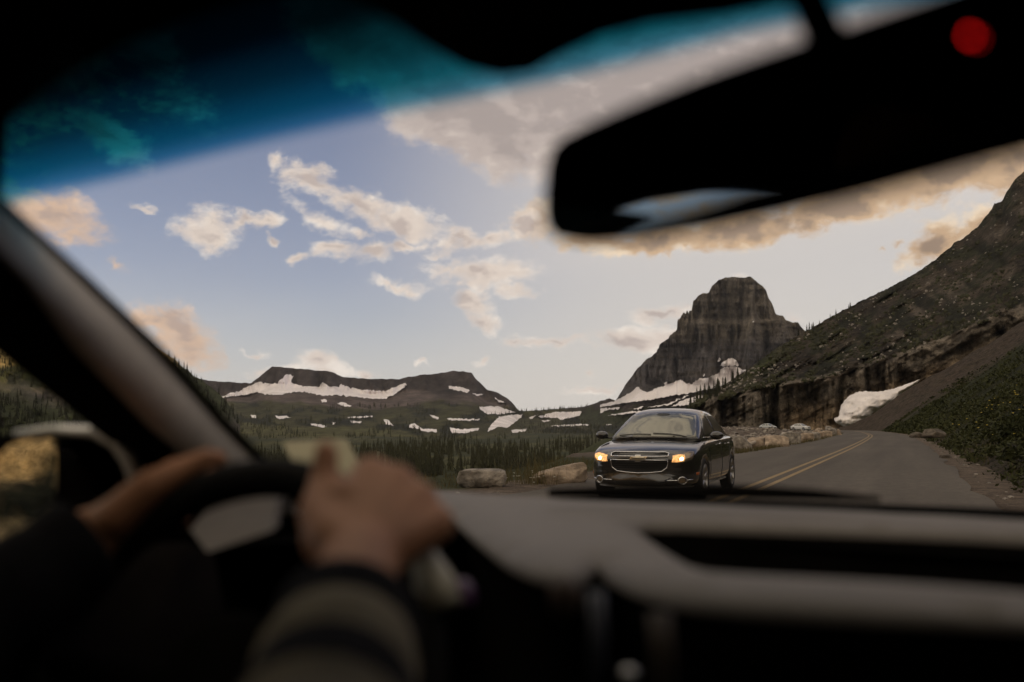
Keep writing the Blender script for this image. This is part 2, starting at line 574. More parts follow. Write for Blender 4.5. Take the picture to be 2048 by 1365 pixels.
def tree_mat(name, c1, c2):
    m = bpy.data.materials.new(name)
    nt, N, L, b = nodes(m)
    b.inputs['Roughness'].default_value = .8
    b.inputs['Specular IOR Level'].default_value = .2
    oi = N('ShaderNodeObjectInfo')
    tc = N('ShaderNodeTexCoord')
    nz = N('ShaderNodeTexNoise'); nz.inputs['Scale'].default_value = .35; nz.inputs['Detail'].default_value = 6
    L(tc.outputs['Object'], nz.inputs['Vector'])
    ad = N('ShaderNodeMath'); ad.operation = 'MULTIPLY_ADD'
    L(oi.outputs['Random'], ad.inputs[0]); ad.inputs[1].default_value = .4; L(nz.outputs[0], ad.inputs[2])
    r = N('ShaderNodeValToRGB')
    r.color_ramp.elements[0].position = .35; r.color_ramp.elements[0].color = (*c1, 1)
    r.color_ramp.elements[1].position = .95; r.color_ramp.elements[1].color = (*c2, 1)
    L(ad.outputs[0], r.inputs[0]); L(r.outputs[0], b.inputs['Base Color'])
    return m


def glass_mat(name, col, gloss=0.03, rough=0.0):
    m = bpy.data.materials.new(name)
    m.use_nodes = True
    nt = m.node_tree; nt.nodes.clear(); N = nt.nodes.new; L = nt.links.new
    o = N('ShaderNodeOutputMaterial'); mx = N('ShaderNodeMixShader'); t = N('ShaderNodeBsdfTransparent'); g = N('ShaderNodeBsdfGlossy')
    t.inputs[0].default_value = (*col, 1); g.inputs['Roughness'].default_value = rough
    mx.inputs[0].default_value = gloss
    L(t.outputs[0], mx.inputs[1]); L(g.outputs[0], mx.inputs[2]); L(mx.outputs[0], o.inputs[0])
    return m


M = dict(
    asphalt=None,
    yellow=mat('yellow road paint', (.25, .175, .080), .7, var=.25, scale=6, spec=.3),
    door_dark=mat('dark door card', (.010, .008, .007), .9, spec=.05),
    boulder=mat('tan limestone', (.34, .265, .195), .92, var=.55, scale=3.2, bump=1.0, bscale=6, bdist=.10),
    dark_rock=mat('dark brown rock', (.11, .09, .068), .92, var=.5, scale=3.0, bump=1.0, bscale=7, bdist=.08),
    boulder_grey=mat('grey limestone', (.27, .24, .205), .92, var=.65, scale=3.6, bump=1.0, bscale=7, bdist=.10),
    snow=mat('old summer snow', (.80, .755, .76), .8, var=.20, scale=.012, bump=.6, bscale=.03, bdist=6.0),
    dirty_snow=mat('dirty packed snow', (.82, .77, .74), .8, var=.14, scale=.25, bump=.35, bscale=.6),
    needle=tree_mat('fir needles', (.016, .018, .009), (.050, .050, .024)),
    bark=mat('grey fir bark', (.10, .078, .055), .9, scale=8),
    log=mat('bleached log', (.42, .36, .29), .8, scale=6),
    paint=mat('black car paint', (.012, .011, .011), .22, coat=1.0, var=.05, spec=.6),
    chrome=mat('chrome', (.75, .76, .78), .12, metal=1.0, var=.02),
    gold=mat('brushed emblem metal', (.55, .50, .40), .25, metal=1.0, var=.05),
    blackplastic=mat('black plastic', (.012, .012, .012), .5, var=.2),
    mesh_black=mat('black grille mesh', (.006, .006, .006), .6, var=.3, scale=60),
    rubber=mat('tyre rubber', (.016, .015, .015), .85, var=.2),
    alloy=mat('alloy wheel', (.42, .41, .40), .3, metal=.9, var=.05),
    car_glass=None,
    lamp=mat('lit headlight lamp', (.9, .6, .3), .2, emit=(1.0, .50, .18), estr=1.0),
    lamp_hot=mat('headlight bulb', (1, .9, .7), .2, emit=(1.0, .72, .40), estr=5.0),
    lens=mat('headlight housing', (.25, .2, .15), .15, metal=.6, var=.1),
    amber=mat('amber marker', (.5, .12, .02), .3, var=.1),
    trim=mat('grey beige pillar cloth', (.62, .57, .52), .9, var=.08, scale=40, bump=.1, bscale=300),
    dash=mat('soft grey dashboard', (.112, .099, .087), .62, var=.08, scale=30, bump=.15, bscale=260),
    dark=mat('dark cabin plastic', (.006, .0056, .0052), .9, var=.2, scale=20, spec=0.0),
    liner=mat('dark headliner', (.010, .009, .009), .95, var=.2, scale=60, spec=0.0),
    silver=mat('satin silver trim', (.55, .54, .51), .35, metal=.7, var=.05),
    blue_grey=mat('bluish grey trim', (.06, .065, .085), .4, var=.1),
    leather=mat('black leather', (.007, .0065, .006), .7, var=.3, scale=50, bump=.2, bscale=200, spec=.08),
    skin=mat('skin', (.33, .155, .082), .55, var=.12, scale=25, bump=.1, bscale=120, spec=.35),
    hair=mat('dark brown hair', (.03, .02, .013), .6, var=.4, scale=60),
    knit=mat('black knit', (.010, .009, .010), .95, var=.3, scale=80, bump=.3, bscale=300, spec=.1),
    beige_knit=mat('beige knit stripe', (.19, .16, .112), .95, var=.15, scale=80, bump=.3, bscale=300, spec=.1),
    denim=mat('dark denim', (.02, .022, .03), .9, var=.2),
    eye=mat('eye white', (.7, .68, .65), .2, var=.02),
    red=mat('red indicator', (.4, .01, .01), .3, emit=(1.0, .01, .01), estr=2.6),
    purple=mat('purple button', (.08, .035, .09), .4, var=.1),
    cream=mat('cream plastic', (.42, .39, .30), .5, var=.1),
    white_flower=mat('white petals', (.7, .7, .62), .7, var=.1),
    mirror=None,
)


def asphalt_mat():
    m = bpy.data.materials.new('worn asphalt')
    nt, N, L, b = nodes(m)
    b.inputs['Roughness'].default_value = .85; b.inputs['Specular IOR Level'].default_value = .25
    tc = N('ShaderNodeTexCoord')
    tot = None
    for sc, st, lo, hi in ((1.1, (1, .03, 1), .80, 1.22), (.12, (1, .6, 1), .88, 1.12), (38.0, (1, 1, 1), .72, 1.28), (6.0, (1, .35, 1), .88, 1.12)):
        mp = N('ShaderNodeMapping'); mp.inputs['Scale'].default_value = st; L(tc.outputs['Object'], mp.inputs[0])
        n = N('ShaderNodeTexNoise'); n.inputs['Scale'].default_value = sc; n.inputs['Detail'].default_value = 5; L(mp.outputs[0], n.inputs['Vector'])
        r = N('ShaderNodeMapRange'); L(n.outputs[0], r.inputs[0]); r.inputs[1].default_value = .3; r.inputs[2].default_value = .7; r.inputs[3].default_value = lo; r.inputs[4].default_value = hi
        if tot is None: tot = r.outputs[0]
        else:
            mm = N('ShaderNodeMath'); mm.operation = 'MULTIPLY'; L(tot, mm.inputs[0]); L(r.outputs[0], mm.inputs[1]); tot = mm.outputs[0]
    vs = N('ShaderNodeVectorMath'); vs.operation = 'SCALE'; vs.inputs[0].default_value = (.088, .076, .063); L(tot, vs.inputs['Scale'])
    L(vs.outputs[0], b.inputs['Base Color'])
    g = N('ShaderNodeTexNoise'); g.inputs['Scale'].default_value = 90; L(tc.outputs['Object'], g.inputs['Vector'])
    bp = N('ShaderNodeBump'); bp.inputs['Strength'].default_value = .3; bp.inputs['Distance'].default_value = .01
    L(g.outputs[0], bp.inputs['Height']); L(bp.outputs[0], b.inputs['Normal'])
    return m


M['asphalt'] = asphalt_mat()


def lamp_mat():                             # faceted reflector behind a lit lamp
    m = bpy.data.materials.new('lit headlight reflector')
    nt, N, L, b = nodes(m)
    b.inputs['Base Color'].default_value = (.6, .4, .2, 1); b.inputs['Roughness'].default_value = .2
    tc = N('ShaderNodeTexCoord'); v = N('ShaderNodeTexVoronoi'); v.inputs['Scale'].default_value = 34; L(tc.outputs['Object'], v.inputs['Vector'])
    r = N('ShaderNodeMapRange'); L(v.outputs['Distance'], r.inputs[0]); r.inputs[1].default_value = .1; r.inputs[2].default_value = .7; r.inputs[3].default_value = 1.5; r.inputs[4].default_value = .35
    b.inputs['Emission Color'].default_value = (1.0, .44, .13, 1); L(r.outputs[0], b.inputs['Emission Strength'])
    return m


M['lamp'] = lamp_mat()

# ------------------------------------------------------------------ road line
CL = np.array([(-2.7, -160), (-2.7, -60), (-2.7, 0), (-2.7, 30), (-2.72, 50), (-2.85, 70), (-3.05, 88), (-3.5, 113), (-4.9, 144), (-7.2, 178), (-10.8, 212),
               (-18, 236), (-32, 252), (-50, 264), (-64, 284), (-68, 312), (-64, 350)], float)


def spline(pts, n):
    t = np.concatenate([[0], np.cumsum(np.hypot(*np.diff(pts, axis=0).T))])
    tt = np.linspace(0, t[-1], n)
    out = []
    m = np.gradient(pts, t, axis=0)
    for q in tt:
        i = min(np.searchsorted(t, q, 'right') - 1, len(t) - 2)
        h = t[i + 1] - t[i]; u = (q - t[i]) / h
        out.append((2 * u**3 - 3 * u**2 + 1) * pts[i] + (u**3 - 2 * u**2 + u) * h * m[i] + (-2 * u**3 + 3 * u**2) * pts[i + 1] + (u**3 - u**2) * h * m[i + 1])
    return np.array(out)


CS = spline(CL, 420)
CT = np.gradient(CS, axis=0); CT /= np.linalg.norm(CT, axis=1)[:, None]
CN = np.stack([-CT[:, 1], CT[:, 0]], 1)      # to the left of travel


def road_s(x, y):
    """signed distance left of the centre line, and index along it"""
    x = np.asarray(x, float).ravel(); y = np.asarray(y, float).ravel()
    s = np.empty(len(x)); k = np.empty(len(x), int)
    for a in range(0, len(x), 4000):
        dx = x[a:a + 4000, None] - CS[None, :, 0]; dy = y[a:a + 4000, None] - CS[None, :, 1]
        i = np.argmin(dx * dx + dy * dy, 1); r = np.arange(len(i))
        s[a:a + 4000] = dx[r, i] * CN[i, 0] + dy[r, i] * CN[i, 1]; k[a:a + 4000] = i
    return s, k


L_EDGE, R_EDGE = 3.72, -3.9


def strip(name, o1, o2, z, material, i0=0, i1=None, jag=0.0, kind='structure'):
    i1 = i1 or len(CS)
    v, f = [], []
    cols = 7
    for i in range(i0, i1):
        j1 = jag * (vnoise(CS[i, 1] * .9, 3.1) - .5) if jag else 0
        j2 = jag * (vnoise(CS[i, 1] * .9, 9.7) - .5) if jag else 0
        for c in range(cols):
            o = o1 + j1 + (o2 + j2 - o1 - j1) * c / (cols - 1)
            p = CS[i] + CN[i] * o
            v.append((p[0], p[1], z))
    ob = mesh_obj(name, v, grid_faces(i1 - i0, cols), material)
    ob['kind'] = kind
    return ob


land = land_mat('ground cover', .35, (1, 1, 1), 4.0, .55, .8, .12)
gravel_mat = land_mat('roadside gravel', 2.2, (1, 1, 1), 12.0, .75, 1.0, .05)
strip('shoulder', L_EDGE + 1.3, R_EDGE - 1.0, .012, gravel_mat, jag=1.0)
sh = bpy.data.objects['shoulder']
_c = np.tile(np.array([[.15, .118, .092]]), (len(sh.data.vertices), 1))
at = sh.data.attributes.new('albedo', 'FLOAT_COLOR', 'POINT'); at.data.foreach_set('color', np.c_[_c, np.ones(len(_c))].astype(np.float32).ravel())
strip('road', L_EDGE, R_EDGE, .030, M['asphalt'], jag=.34)
strip('road_marking', .10, .22, .034, M['yellow'])
strip('road_marking', -.22, -.10, .034, M['yellow'])


# ------------------------------------------------------------------ ground sheet
VALLEY = -12.0


def ground_z(x, y):
    x = np.asarray(x, float); y = np.asarray(y, float)
    shp = x.shape
    s, k = road_s(x, y)
    x1 = x.ravel(); y1 = y.ravel()
    r = np.hypot(x1, y1)
    edge = np.where(y1 < 30, 11.0 - 2.7, 8.3 + .17 * np.clip(y1 - 30, 0, 260))   # width of the level shelf left of the line
    edge = np.where(CS[k, 1] > 215, np.minimum(edge, 11.0), edge)
    edge = edge + 2.5 * (vnoise(y1 * .11, 4.2) - .5)
    over = np.clip(s - edge, 0, None)
    z = -np.minimum(over * .5, 12.0)
    z = np.where((s > 0), z, 0)
    z = z + np.where(s > 6, 1.0, 0) * (fbm(x1 * .12, y1 * .12, oct=3, seed=3) - .5) * np.clip((s - 6) / 6, 0, 1) * .9
    # far to the left of a far road end everything is valley
    far = r > 420
    z = np.where(far, VALLEY, z)
    z = np.where(s < R_EDGE - 3, -.6, z)
    z = np.where((s < R_EDGE - 3) & (r > 300), VALLEY, z)
    z = z + np.where((s > 14) & (y1 > 60) & ~far, np.clip((y1 - 60) / 220, 0, 1) * .8, 0) * (over <= 0)
    return z.reshape(shp)


az = np.concatenate([np.linspace(-75, 25, 380), np.linspace(26, 284, 120)[:-1]])
rr = np.concatenate([[0.5], np.geomspace(2.5, 700, 170), np.geomspace(760, 5000, 22)])
A, Rr = np.meshgrid(np.radians(az), rr)
X = Rr * np.sin(A); Y = Rr * np.cos(A)
Zg = ground_z(X, Y) - .004
s_, _k = road_s(X, Y)
s_ = s_.reshape(X.shape)
n1 = fbm(X * .25, Y * .25, oct=4, seed=11); n2 = fbm(X * .02, Y * .02, oct=4, seed=12)
GRAV = np.array([.115, .092, .074]); GRASS = np.array([.040, .044, .017]); MEAD = np.array([.072, .072, .027]); FFL = np.array([.030, .034, .016])
pull = np.clip((s_ - 6) / 2, 0, 1) * np.clip((Y - 34) / 6, 0, 1) * (Zg > -.7)
w_gr = np.clip(np.maximum((5.3 + 1.4 * (n1 - .5) - np.abs(s_)) * 2, pull * (1.4 - n1 * .5)), 0, 1)[..., None]
alb = GRASS * (1 - w_gr) + GRAV * w_gr
dv = (np.clip((-Zg - 5) / 4, 0, 1) * np.clip((n2 - .40) * 8, 0, 1))[..., None]
alb = alb * (1 - dv) + (MEAD * n1[..., None] * 1.4) * dv
dv2 = (np.clip((-Zg - 5) / 4, 0, 1) * np.clip((.50 - n2) * 8, 0, 1))[..., None]
alb = alb * (1 - dv2) + FFL * dv2
gv = np.stack([X, Y, Zg], -1).reshape(-1, 3)
ground = mesh_obj('ground', gv, grid_faces(len(rr), len(az), True), land, attrs={'albedo': alb.reshape(-1, 3)})
ground['kind'] = 'structure'


# ------------------------------------------------------------------ slope on the right of the road
def slope_pt(i, d):
    """i: float index along the road, d: metres to the right of the shoulder; returns world point"""
    i = np.asarray(i, float); d = np.asarray(d, float)
    i0 = np.clip(i.astype(int), 0, len(CS) - 2); fr = (i - i0)[..., None]
    c = CS[i0] * (1 - fr) + CS[i0 + 1] * fr
    n = CN[i0] * (1 - fr) + CN[i0 + 1] * fr
    # upslope the strike straightens so that the bend does not fold the sheet
    w = np.clip(d / 40, 0, 1)[..., None]
    nn = n * (1 - w) + np.array([-1.0, 0.0]) * w * np.linalg.norm(n, axis=-1, keepdims=True)
    nn /= np.linalg.norm(nn, axis=-1, keepdims=True)
    p = c - n * 4.75 - nn * d[..., None]
    lump = (fbm(p[..., 0] * .10, p[..., 1] * .10, oct=4, seed=21) - .5)
    lump2 = fbm(p[..., 0] * .6, p[..., 1] * .6, oct=3, seed=22) - .5
    z = .66 * d + (2.6 * lump) * np.clip(d / 14, 0, 1) + .55 * lump2 * np.clip(d / 3, 0, 1) - .03
    z = z - 14 * np.clip((d - 90) / 80, 0, 1) ** 2
    return np.stack([p[..., 0], p[..., 1], z], -1)


iend = int(np.argmin(np.abs(CS[:, 1] - 240) + (CS[:, 0] < -30) * 1e3))
ii = np.linspace(0, iend, 330)
dd = np.concatenate([np.linspace(0, 12, 40), np.geomspace(12.4, 200, 90)])
I2, D2 = np.meshgrid(ii, dd)
SP = slope_pt(I2, D2)
endw = np.clip((I2 - (iend - 10)) / 10, 0, 1)
SP[..., 2] -= endw ** 2 * 4 * np.clip(D2 / 8, 0, 1)
q1 = fbm(SP[..., 1] * .035, SP[..., 0] * .09, oct=4, seed=31); q2 = fbm(SP[..., 1] * .3, SP[..., 0] * .3, oct=4, seed=32)
scree = np.clip((I2 - iend * .845) / (iend * .05), 0, 1) * np.clip(1.2 - 0.5 * q2, 0, 1)
scree = np.maximum(scree, np.clip((q1 - .60) * 10, 0, 1) * .8)
scree = np.maximum(scree, np.clip(1 - D2 / 1.2, 0, 1) * .9)[..., None]
salb = (np.array([.032, .036, .013]) * (.6 + .9 * q2[..., None])) * (1 - scree) + np.array([.088, .067, .050]) * scree
slope = mesh_obj('hillside', SP.reshape(-1, 3), [t[::-1] for t in grid_faces(len(dd), len(ii))],
                 land_mat('hillside cover', .9, (1, 1, 1), 6.0, .95, 1.0, .20), attrs={'albedo': salb.reshape(-1, 3)})
slope['kind'] = 'structure'


# ------------------------------------------------------------------ mountains: real sheets standing at their own distance
class Relief:
    """terrain seen in elevation: py runs from base to skyline, r(px, py) is its true distance"""
    def __init__(s, sil, base, prof, noise, fr=None):
        s.sil, s.base, s.prof, s.noise = sil, base, np.asarray(prof, float), noise

    def limits(s, px):
        return lerp_poly(s.base, px), lerp_poly(s.sil, px)

    def r(s, px, py):
        b, t = s.limits(px)
        f = np.clip((b - py) / np.maximum(b - t, 1e-3), 0, 1)
        return np.interp(f, s.prof[:, 0], s.prof[:, 1]) + s.noise(px, py, f)

    def pt(s, px, py, lift=0.0):
        return PH(px, py, s.r(px, py) - lift)

    def build(s, name, px, rows, material, albedo, jag=0.0, back=(1.02, 1.12, 1.4), jagf=.12, drop=.5):
        px = np.asarray(px, float)
        b, t = s.limits(px)
        t = t + jag * (fbm(px * jagf, 0 * px, oct=3, seed=5) - .5) * 2
        ft = np.linspace(0, 1, rows)[:, None]
        PX = np.repeat(px[None], rows, 0); PY = b[None] + (t - b)[None] * ft
        pts = s.pt(PX, PY)
        pts[..., 2] = np.maximum(pts[..., 2], -12.7)
        al = albedo(PX, PY, ft + 0 * PX)
        allp, alla = [pts.reshape(-1, 3)], [al.reshape(-1, 3)]
        top = pts[-1]
        for kx in back:
            q = top.copy(); q[:, :2] *= kx
            q[:, 2] = top[:, 2] - (np.hypot(q[:, 0], q[:, 1]) - np.hypot(top[:, 0], top[:, 1])) * drop
            q[:, 2] = np.maximum(q[:, 2], -12.7)
            allp.append(q); alla.append(al[-1])
        v = np.concatenate(allp); a = np.concatenate(alla)
        o = mesh_obj(name, v, grid_faces(rows + len(back), len(px)), material, attrs={'albedo': a})
        o['kind'] = 'structure'
        return o


def zc(pts, x0, y0, k):
    return [(x0 + a * k, y0 + b * k) for a, b in pts]


K6 = 850 / 2048
K7 = 500 / 2007
MESA_SIL = [(150, 700), (330, 757)] + zc([(0, 165), (90, 178), (170, 180), (245, 186), (300, 142), (340, 112), (350, 105), (390, 104), (400, 108), (440, 112), (540, 122), (600, 125), (650, 136), (678, 152),
               (690, 158), (720, 157), (800, 163), (900, 166), (960, 164), (1020, 152), (1060, 145), (1100, 144), (1150, 138), (1200, 130), (1225, 126), (1240, 129), (1270, 127), (1310, 136), (1330, 165), (1345, 178),
               (1360, 192), (1385, 217), (1430, 228), (1480, 258), (1510, 285), (1530, 312), (1545, 319), (1650, 316), (1760, 304), (1845, 300), (1900, 285), (1975, 262), (2000, 270), (2048, 262)], 400, 690, K6) + [(1300, 800), (1420, 800)]
MESA_BASE = [(150, 910), (400, 905), (900, 900), (1100, 896), (1250, 893), (1420, 890)]


def mesa_noise(px, py, f):
    n = fbm(px * .05, py * .012, oct=4, seed=41) - .5
    n2 = fbm(px * .02, py * .05, oct=4, seed=42) - .5
    cliff = np.clip((f - .72) / .1, 0, 1)
    return n * 190 * cliff + n2 * 160 * (1 - cliff) * np.clip(f * 4, 0, 1)


mesa = Relief(MESA_SIL, MESA_BASE, [(0, 640), (.10, 860), (.25, 1300), (.42, 1750), (.60, 2150), (.74, 2400), (.80, 2480), (1, 2560)], mesa_noise)

SNOW_MESA = [
    [(85, 258), (140, 235), (190, 225), (230, 200), (290, 178), (330, 186), (375, 188), (392, 165), (420, 142), (452, 150), (440, 180), (480, 196), (520, 200), (570, 205), (590, 180), (620, 200), (670, 205), (680, 188), (720, 206),
     (770, 215), (850, 222), (900, 220), (940, 205), (990, 184), (998, 196), (960, 222), (920, 246), (880, 262), (820, 258), (740, 250), (660, 240), (600, 246), (540, 235), (480, 225), (430, 230), (390, 241), (330, 240), (270, 228), (230, 240), (150, 248)],
    [(580, 262), (605, 262), (612, 275), (590, 279)], [(660, 280), (690, 277), (732, 294), (720, 300), (680, 293)],
    [(1198, 198), (1250, 201), (1300, 220), (1290, 230), (1240, 222), (1200, 212)], [(1310, 232), (1365, 238), (1340, 247)],
    [(1420, 253), (1475, 280), (1440, 278)], [(1345, 298), (1440, 297), (1520, 325), (1440, 335), (1380, 330), (1350, 311)],
    [(1385, 418), (1400, 390), (1440, 345), (1555, 334), (1548, 352), (1480, 400), (1440, 395)], [(1190, 355), (1350, 357), (1340, 366), (1200, 363)],
    [(1105, 337), (1150, 349), (1150, 358), (1120, 350)], [(1010, 386), (1035, 378), (1070, 404), (1140, 407), (1142, 421), (1090, 418), (1040, 402), (1008, 399)],
    [(1200, 399), (1260, 408), (1345, 401), (1340, 413), (1280, 426), (1215, 426)], [(885, 359), (905, 361), (935, 391), (895, 383)],
    [(725, 366), (780, 371), (770, 379), (730, 375)], [(710, 347), (832, 342), (830, 350), (715, 353)], [(530, 380), (560, 381), (615, 394), (590, 399), (540, 389)],
    [(362, 341), (410, 342), (440, 351), (400, 357), (370, 353)], [(240, 339), (270, 341), (270, 354), (250, 351)], [(635, 372), (656, 374), (640, 386)],
    [(1630, 346), (1700, 325), (1845, 321), (1830, 341), (1740, 363), (1720, 350), (1640, 351)], [(1585, 351), (1630, 335), (1602, 356)],
    [(1690, 389), (1890, 379), (1890, 387), (1700, 394)], [(1645, 364), (1690, 364), (1660, 373)], [(1500, 411), (1575, 404), (1570, 416), (1505, 424)], [(1935, 379), (2010, 377), (2010, 385), (1940, 385)],
]
SNOW_MESA = [zc(p, 400, 690, K6) for p in SNOW_MESA]


def mesa_alb(px, py, f):
    ry = (py - 690) / K6; rx = (px - 400) / K6
    n = fbm(px * .03, py * .09, oct=5, seed=51); n2 = fbm(px * .09, py * .2, oct=4, seed=52)
    rock = np.array([.055, .045, .043]); talus = np.array([.105, .082, .074]); green = np.array([.054, .053, .023]); dark = np.array([.017, .019, .011])
    top = lerp_poly([(0, 215), (250, 225), (600, 215), (1000, 205), (1080, 215), (1400, 245), (1545, 320), (2048, 330)], rx)
    low = lerp_poly([(0, 262), (300, 262), (600, 292), (850, 305), (1000, 285), (1150, 262), (1400, 290), (2048, 330)], rx)
    w_t = np.clip((ry - top) / 14 + (n - .5) * 2, 0, 1); w_l = np.clip((ry - low) / 14 + (n - .5) * 3, 0, 1)
    c = rock * (1 - w_t[..., None]) + talus * w_t[..., None]
    g = dark * (1 - np.clip((n - .40) * 7, 0, 1)[..., None]) + green * np.clip((n - .40) * 7, 0, 1)[..., None]
    mead = np.clip((ry - lerp_poly([(0, 330), (300, 385), (700, 395), (900, 400), (1100, 440), (2048, 430)], rx)) / 10 + (n2 - .5) * 3, 0, 1)[..., None]
    g = g * (1 - mead) + np.array([.078, .076, .030]) * mead
    c = c * (1 - w_l[..., None]) + g * w_l[..., None]
    dark_band = np.clip(1 - np.abs(ry - 235) / 30, 0, 1) * np.clip(1 - np.abs(rx - 1190) / 90, 0, 1)
    c = c * (1 - .6 * np.clip(dark_band * 2, 0, 1)[..., None])
    return c * (.6 + .8 * n2[..., None])


mesa_mat = land_mat('mesa rock and meadow', .012, (1, 1, 1), .06, .45, .7, 8.0, streak=(.02, (1, 1, .15), .25))
mesa.build('mountain', np.arange(150, 1421, 3.5), 100, mesa_mat, mesa_alb, jag=1.5, back=(1.02, 1.15, 1.5))

# the tower peak
PEAK_SIL = zc([(-300, 1245), (-140, 1192), (0, 1135), (75, 1112), (125, 1132), (140, 1110), (170, 1060), (215, 985), (262, 930), (270, 915), (300, 870), (330, 845), (370, 800), (415, 775), (440, 752), (455, 738), (458, 712), (470, 712),
               (475, 682), (500, 665), (550, 630), (556, 612), (600, 575), (618, 560), (619, 490), (628, 478), (645, 470), (652, 448), (662, 440), (668, 424), (682, 424), (688, 440), (694, 412), (704, 412), (712, 440), (716, 410), (735, 408), (738, 385),
               (750, 330), (765, 318), (790, 287), (830, 268), (872, 266), (884, 240), (900, 205), (922, 195), (950, 165), (1010, 142), (1080, 138), (1140, 143), (1165, 146), (1185, 138), (1210, 136), (1245, 165), (1270, 188),
               (1310, 215), (1335, 250), (1355, 310), (1375, 340), (1390, 372), (1412, 440), (1440, 443), (1468, 450), (1492, 487), (1545, 502), (1592, 506), (1620, 545), (1650, 575), (1760, 640), (2050, 760)], 1200, 520, K7)
PEAK_BASE = [(1120, 873), (1750, 873)]


def peak_noise(px, py, f):
    zx = (px - 1200) / K7; zy = (py - 520) / K7
    but = fbm(zx * .009, zy * .0015, oct=5, seed=61, rough=.6) - .5       # buttresses and gullies
    lay = fbm(zx * .003, zy * .03, oct=4, seed=62) - .5                   # ledges
    cliff = np.clip((1000 - zy) / 60, 0, 1)
    ledge = np.clip((zy - 470) / 40, 0, 1) * 45
    return but * 230 * cliff + lay * 22 * cliff - ledge * .5 * cliff


peak = Relief(PEAK_SIL, PEAK_BASE, [(0, 1250), (.07, 1500), (.2, 1760), (.3, 1850), (.55, 1900), (.62, 1940), (1, 1985)], peak_noise)
_peak_r = peak.r


def peak_r(px, py):                          # its left foot runs out into the saddle behind the meadow
    w = np.clip((np.asarray(px, float) - 1150) / 95, 0, 1); w = w * w * (3 - 2 * w)
    return _peak_r(px, py) * w + (mesa.r(px, py) + 10) * (1 - w)


peak.r = peak_r
SNOW_PEAK = [
    [(0, 1165), (120, 1136), (185, 1098), (240, 1070), (300, 1020), (330, 1042), (380, 1064), (430, 1040), (530, 1005), (600, 980), (645, 962), (690, 992), (740, 1000), (800, 950), (870, 945), (950, 910), (965, 880), (1010, 862), (1070, 855), (1120, 866), (1145, 885),
     (1200, 880), (1100, 960), (1000, 1000), (930, 1030), (860, 1042), (740, 1066), (600, 1085), (480, 1110), (370, 1130), (250, 1141), (120, 1160), (0, 1185)],
    [(960, 851), (1010, 808), (1055, 787), (1090, 804), (1115, 846), (1050, 852), (1000, 856)], [(943, 818), (958, 784), (972, 800), (957, 818)], [(513, 992), (540, 978), (530, 1012)],
    [(380, 1186), (560, 1150), (700, 1088), (716, 1089), (640, 1122), (560, 1162), (440, 1183)], [(570, 1179), (680, 1120), (820, 1085), (830, 1115), (760, 1152), (680, 1168)],
    [(0, 1196), (160, 1184), (150, 1201), (60, 1207), (0, 1232)], [(268, 1197), (350, 1177), (330, 1197)], [(60, 1250), (200, 1224), (320, 1213), (420, 1214), (300, 1227), (150, 1242)], [(480, 1217), (600, 1200), (690, 1204), (640, 1218), (560, 1218)],
    [(826, 935), (838, 912), (842, 925), (834, 938)], [(1222, 500), (1236, 490), (1238, 496), (1226, 503)],
]
SNOW_PEAK = [zc(p, 1200, 520, K7) for p in SNOW_PEAK]


def peak_alb(px, py, f):
    zx = (px - 1200) / K7; zy = (py - 520) / K7
    n = fbm(zx * .012, zy * .004, oct=5, seed=71); lay = fbm(zx * .002, zy * .05, oct=3, seed=72); n3 = fbm(zx * .03, zy * .03, oct=4, seed=73)
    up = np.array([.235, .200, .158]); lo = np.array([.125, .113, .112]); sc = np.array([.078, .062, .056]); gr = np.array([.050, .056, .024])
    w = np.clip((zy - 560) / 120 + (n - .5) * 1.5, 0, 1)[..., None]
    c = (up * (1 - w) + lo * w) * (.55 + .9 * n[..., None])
    band = (np.clip((lay - .52) * 9, 0, 1) * np.clip((zy - 420) / 80, 0, 1) * np.clip((1000 - zy) / 100, 0, 1))[..., None]
    c = c * (1 - .5 * band) + np.array([.105, .082, .055]) * .5 * band
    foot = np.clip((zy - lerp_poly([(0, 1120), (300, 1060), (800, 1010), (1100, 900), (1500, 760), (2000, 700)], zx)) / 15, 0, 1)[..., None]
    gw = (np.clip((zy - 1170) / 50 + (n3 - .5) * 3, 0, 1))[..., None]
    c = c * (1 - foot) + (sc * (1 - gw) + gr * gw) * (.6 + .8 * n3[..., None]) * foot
    return c


peak_mat = land_mat('peak rock', .035, (1, 1, .30), .22, .60, 1.0, 5.0, streak=(.09, (1, 1, .12), .28))
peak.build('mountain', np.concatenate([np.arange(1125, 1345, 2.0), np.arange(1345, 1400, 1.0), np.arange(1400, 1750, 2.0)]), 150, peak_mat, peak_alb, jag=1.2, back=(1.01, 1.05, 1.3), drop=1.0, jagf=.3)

# the spur with the road cut
SPUR_SIL = [(1358, 858), (1362, 850), (1366, 832), (1374, 818), (1387, 806), (1400, 799), (1440, 776), (1470, 756), (1500, 736), (1530, 714), (1560, 692), (1585, 678), (1610, 664), (1650, 641), (1690, 619), (1730, 599), (1765, 582), (1790, 570),
            (1830, 548), (1870, 520), (1902, 494), (1906, 488), (1925, 478), (1960, 450), (1966, 440), (1984, 418), (1988, 408), (2005, 402), (2012, 386), (2030, 360), (2036, 352), (2060, 335), (2300, 200), (2600, 20), (3000, -230), (3600, -520), (4600, -900), (5600, -1150)]
SPUR_BASE = [(1358, 859), (1440, 856), (1700, 861), (1760, 868), (5600, 868)]
CUT = [(1358, 852), (1390, 812), (1420, 800), (1470, 792), (1520, 776), (1560, 772), (1600, 765), (1650, 756), (1700, 745), (1750, 725), (1820, 705), (1900, 672), (1980, 640), (2100, 600), (5600, 300)]


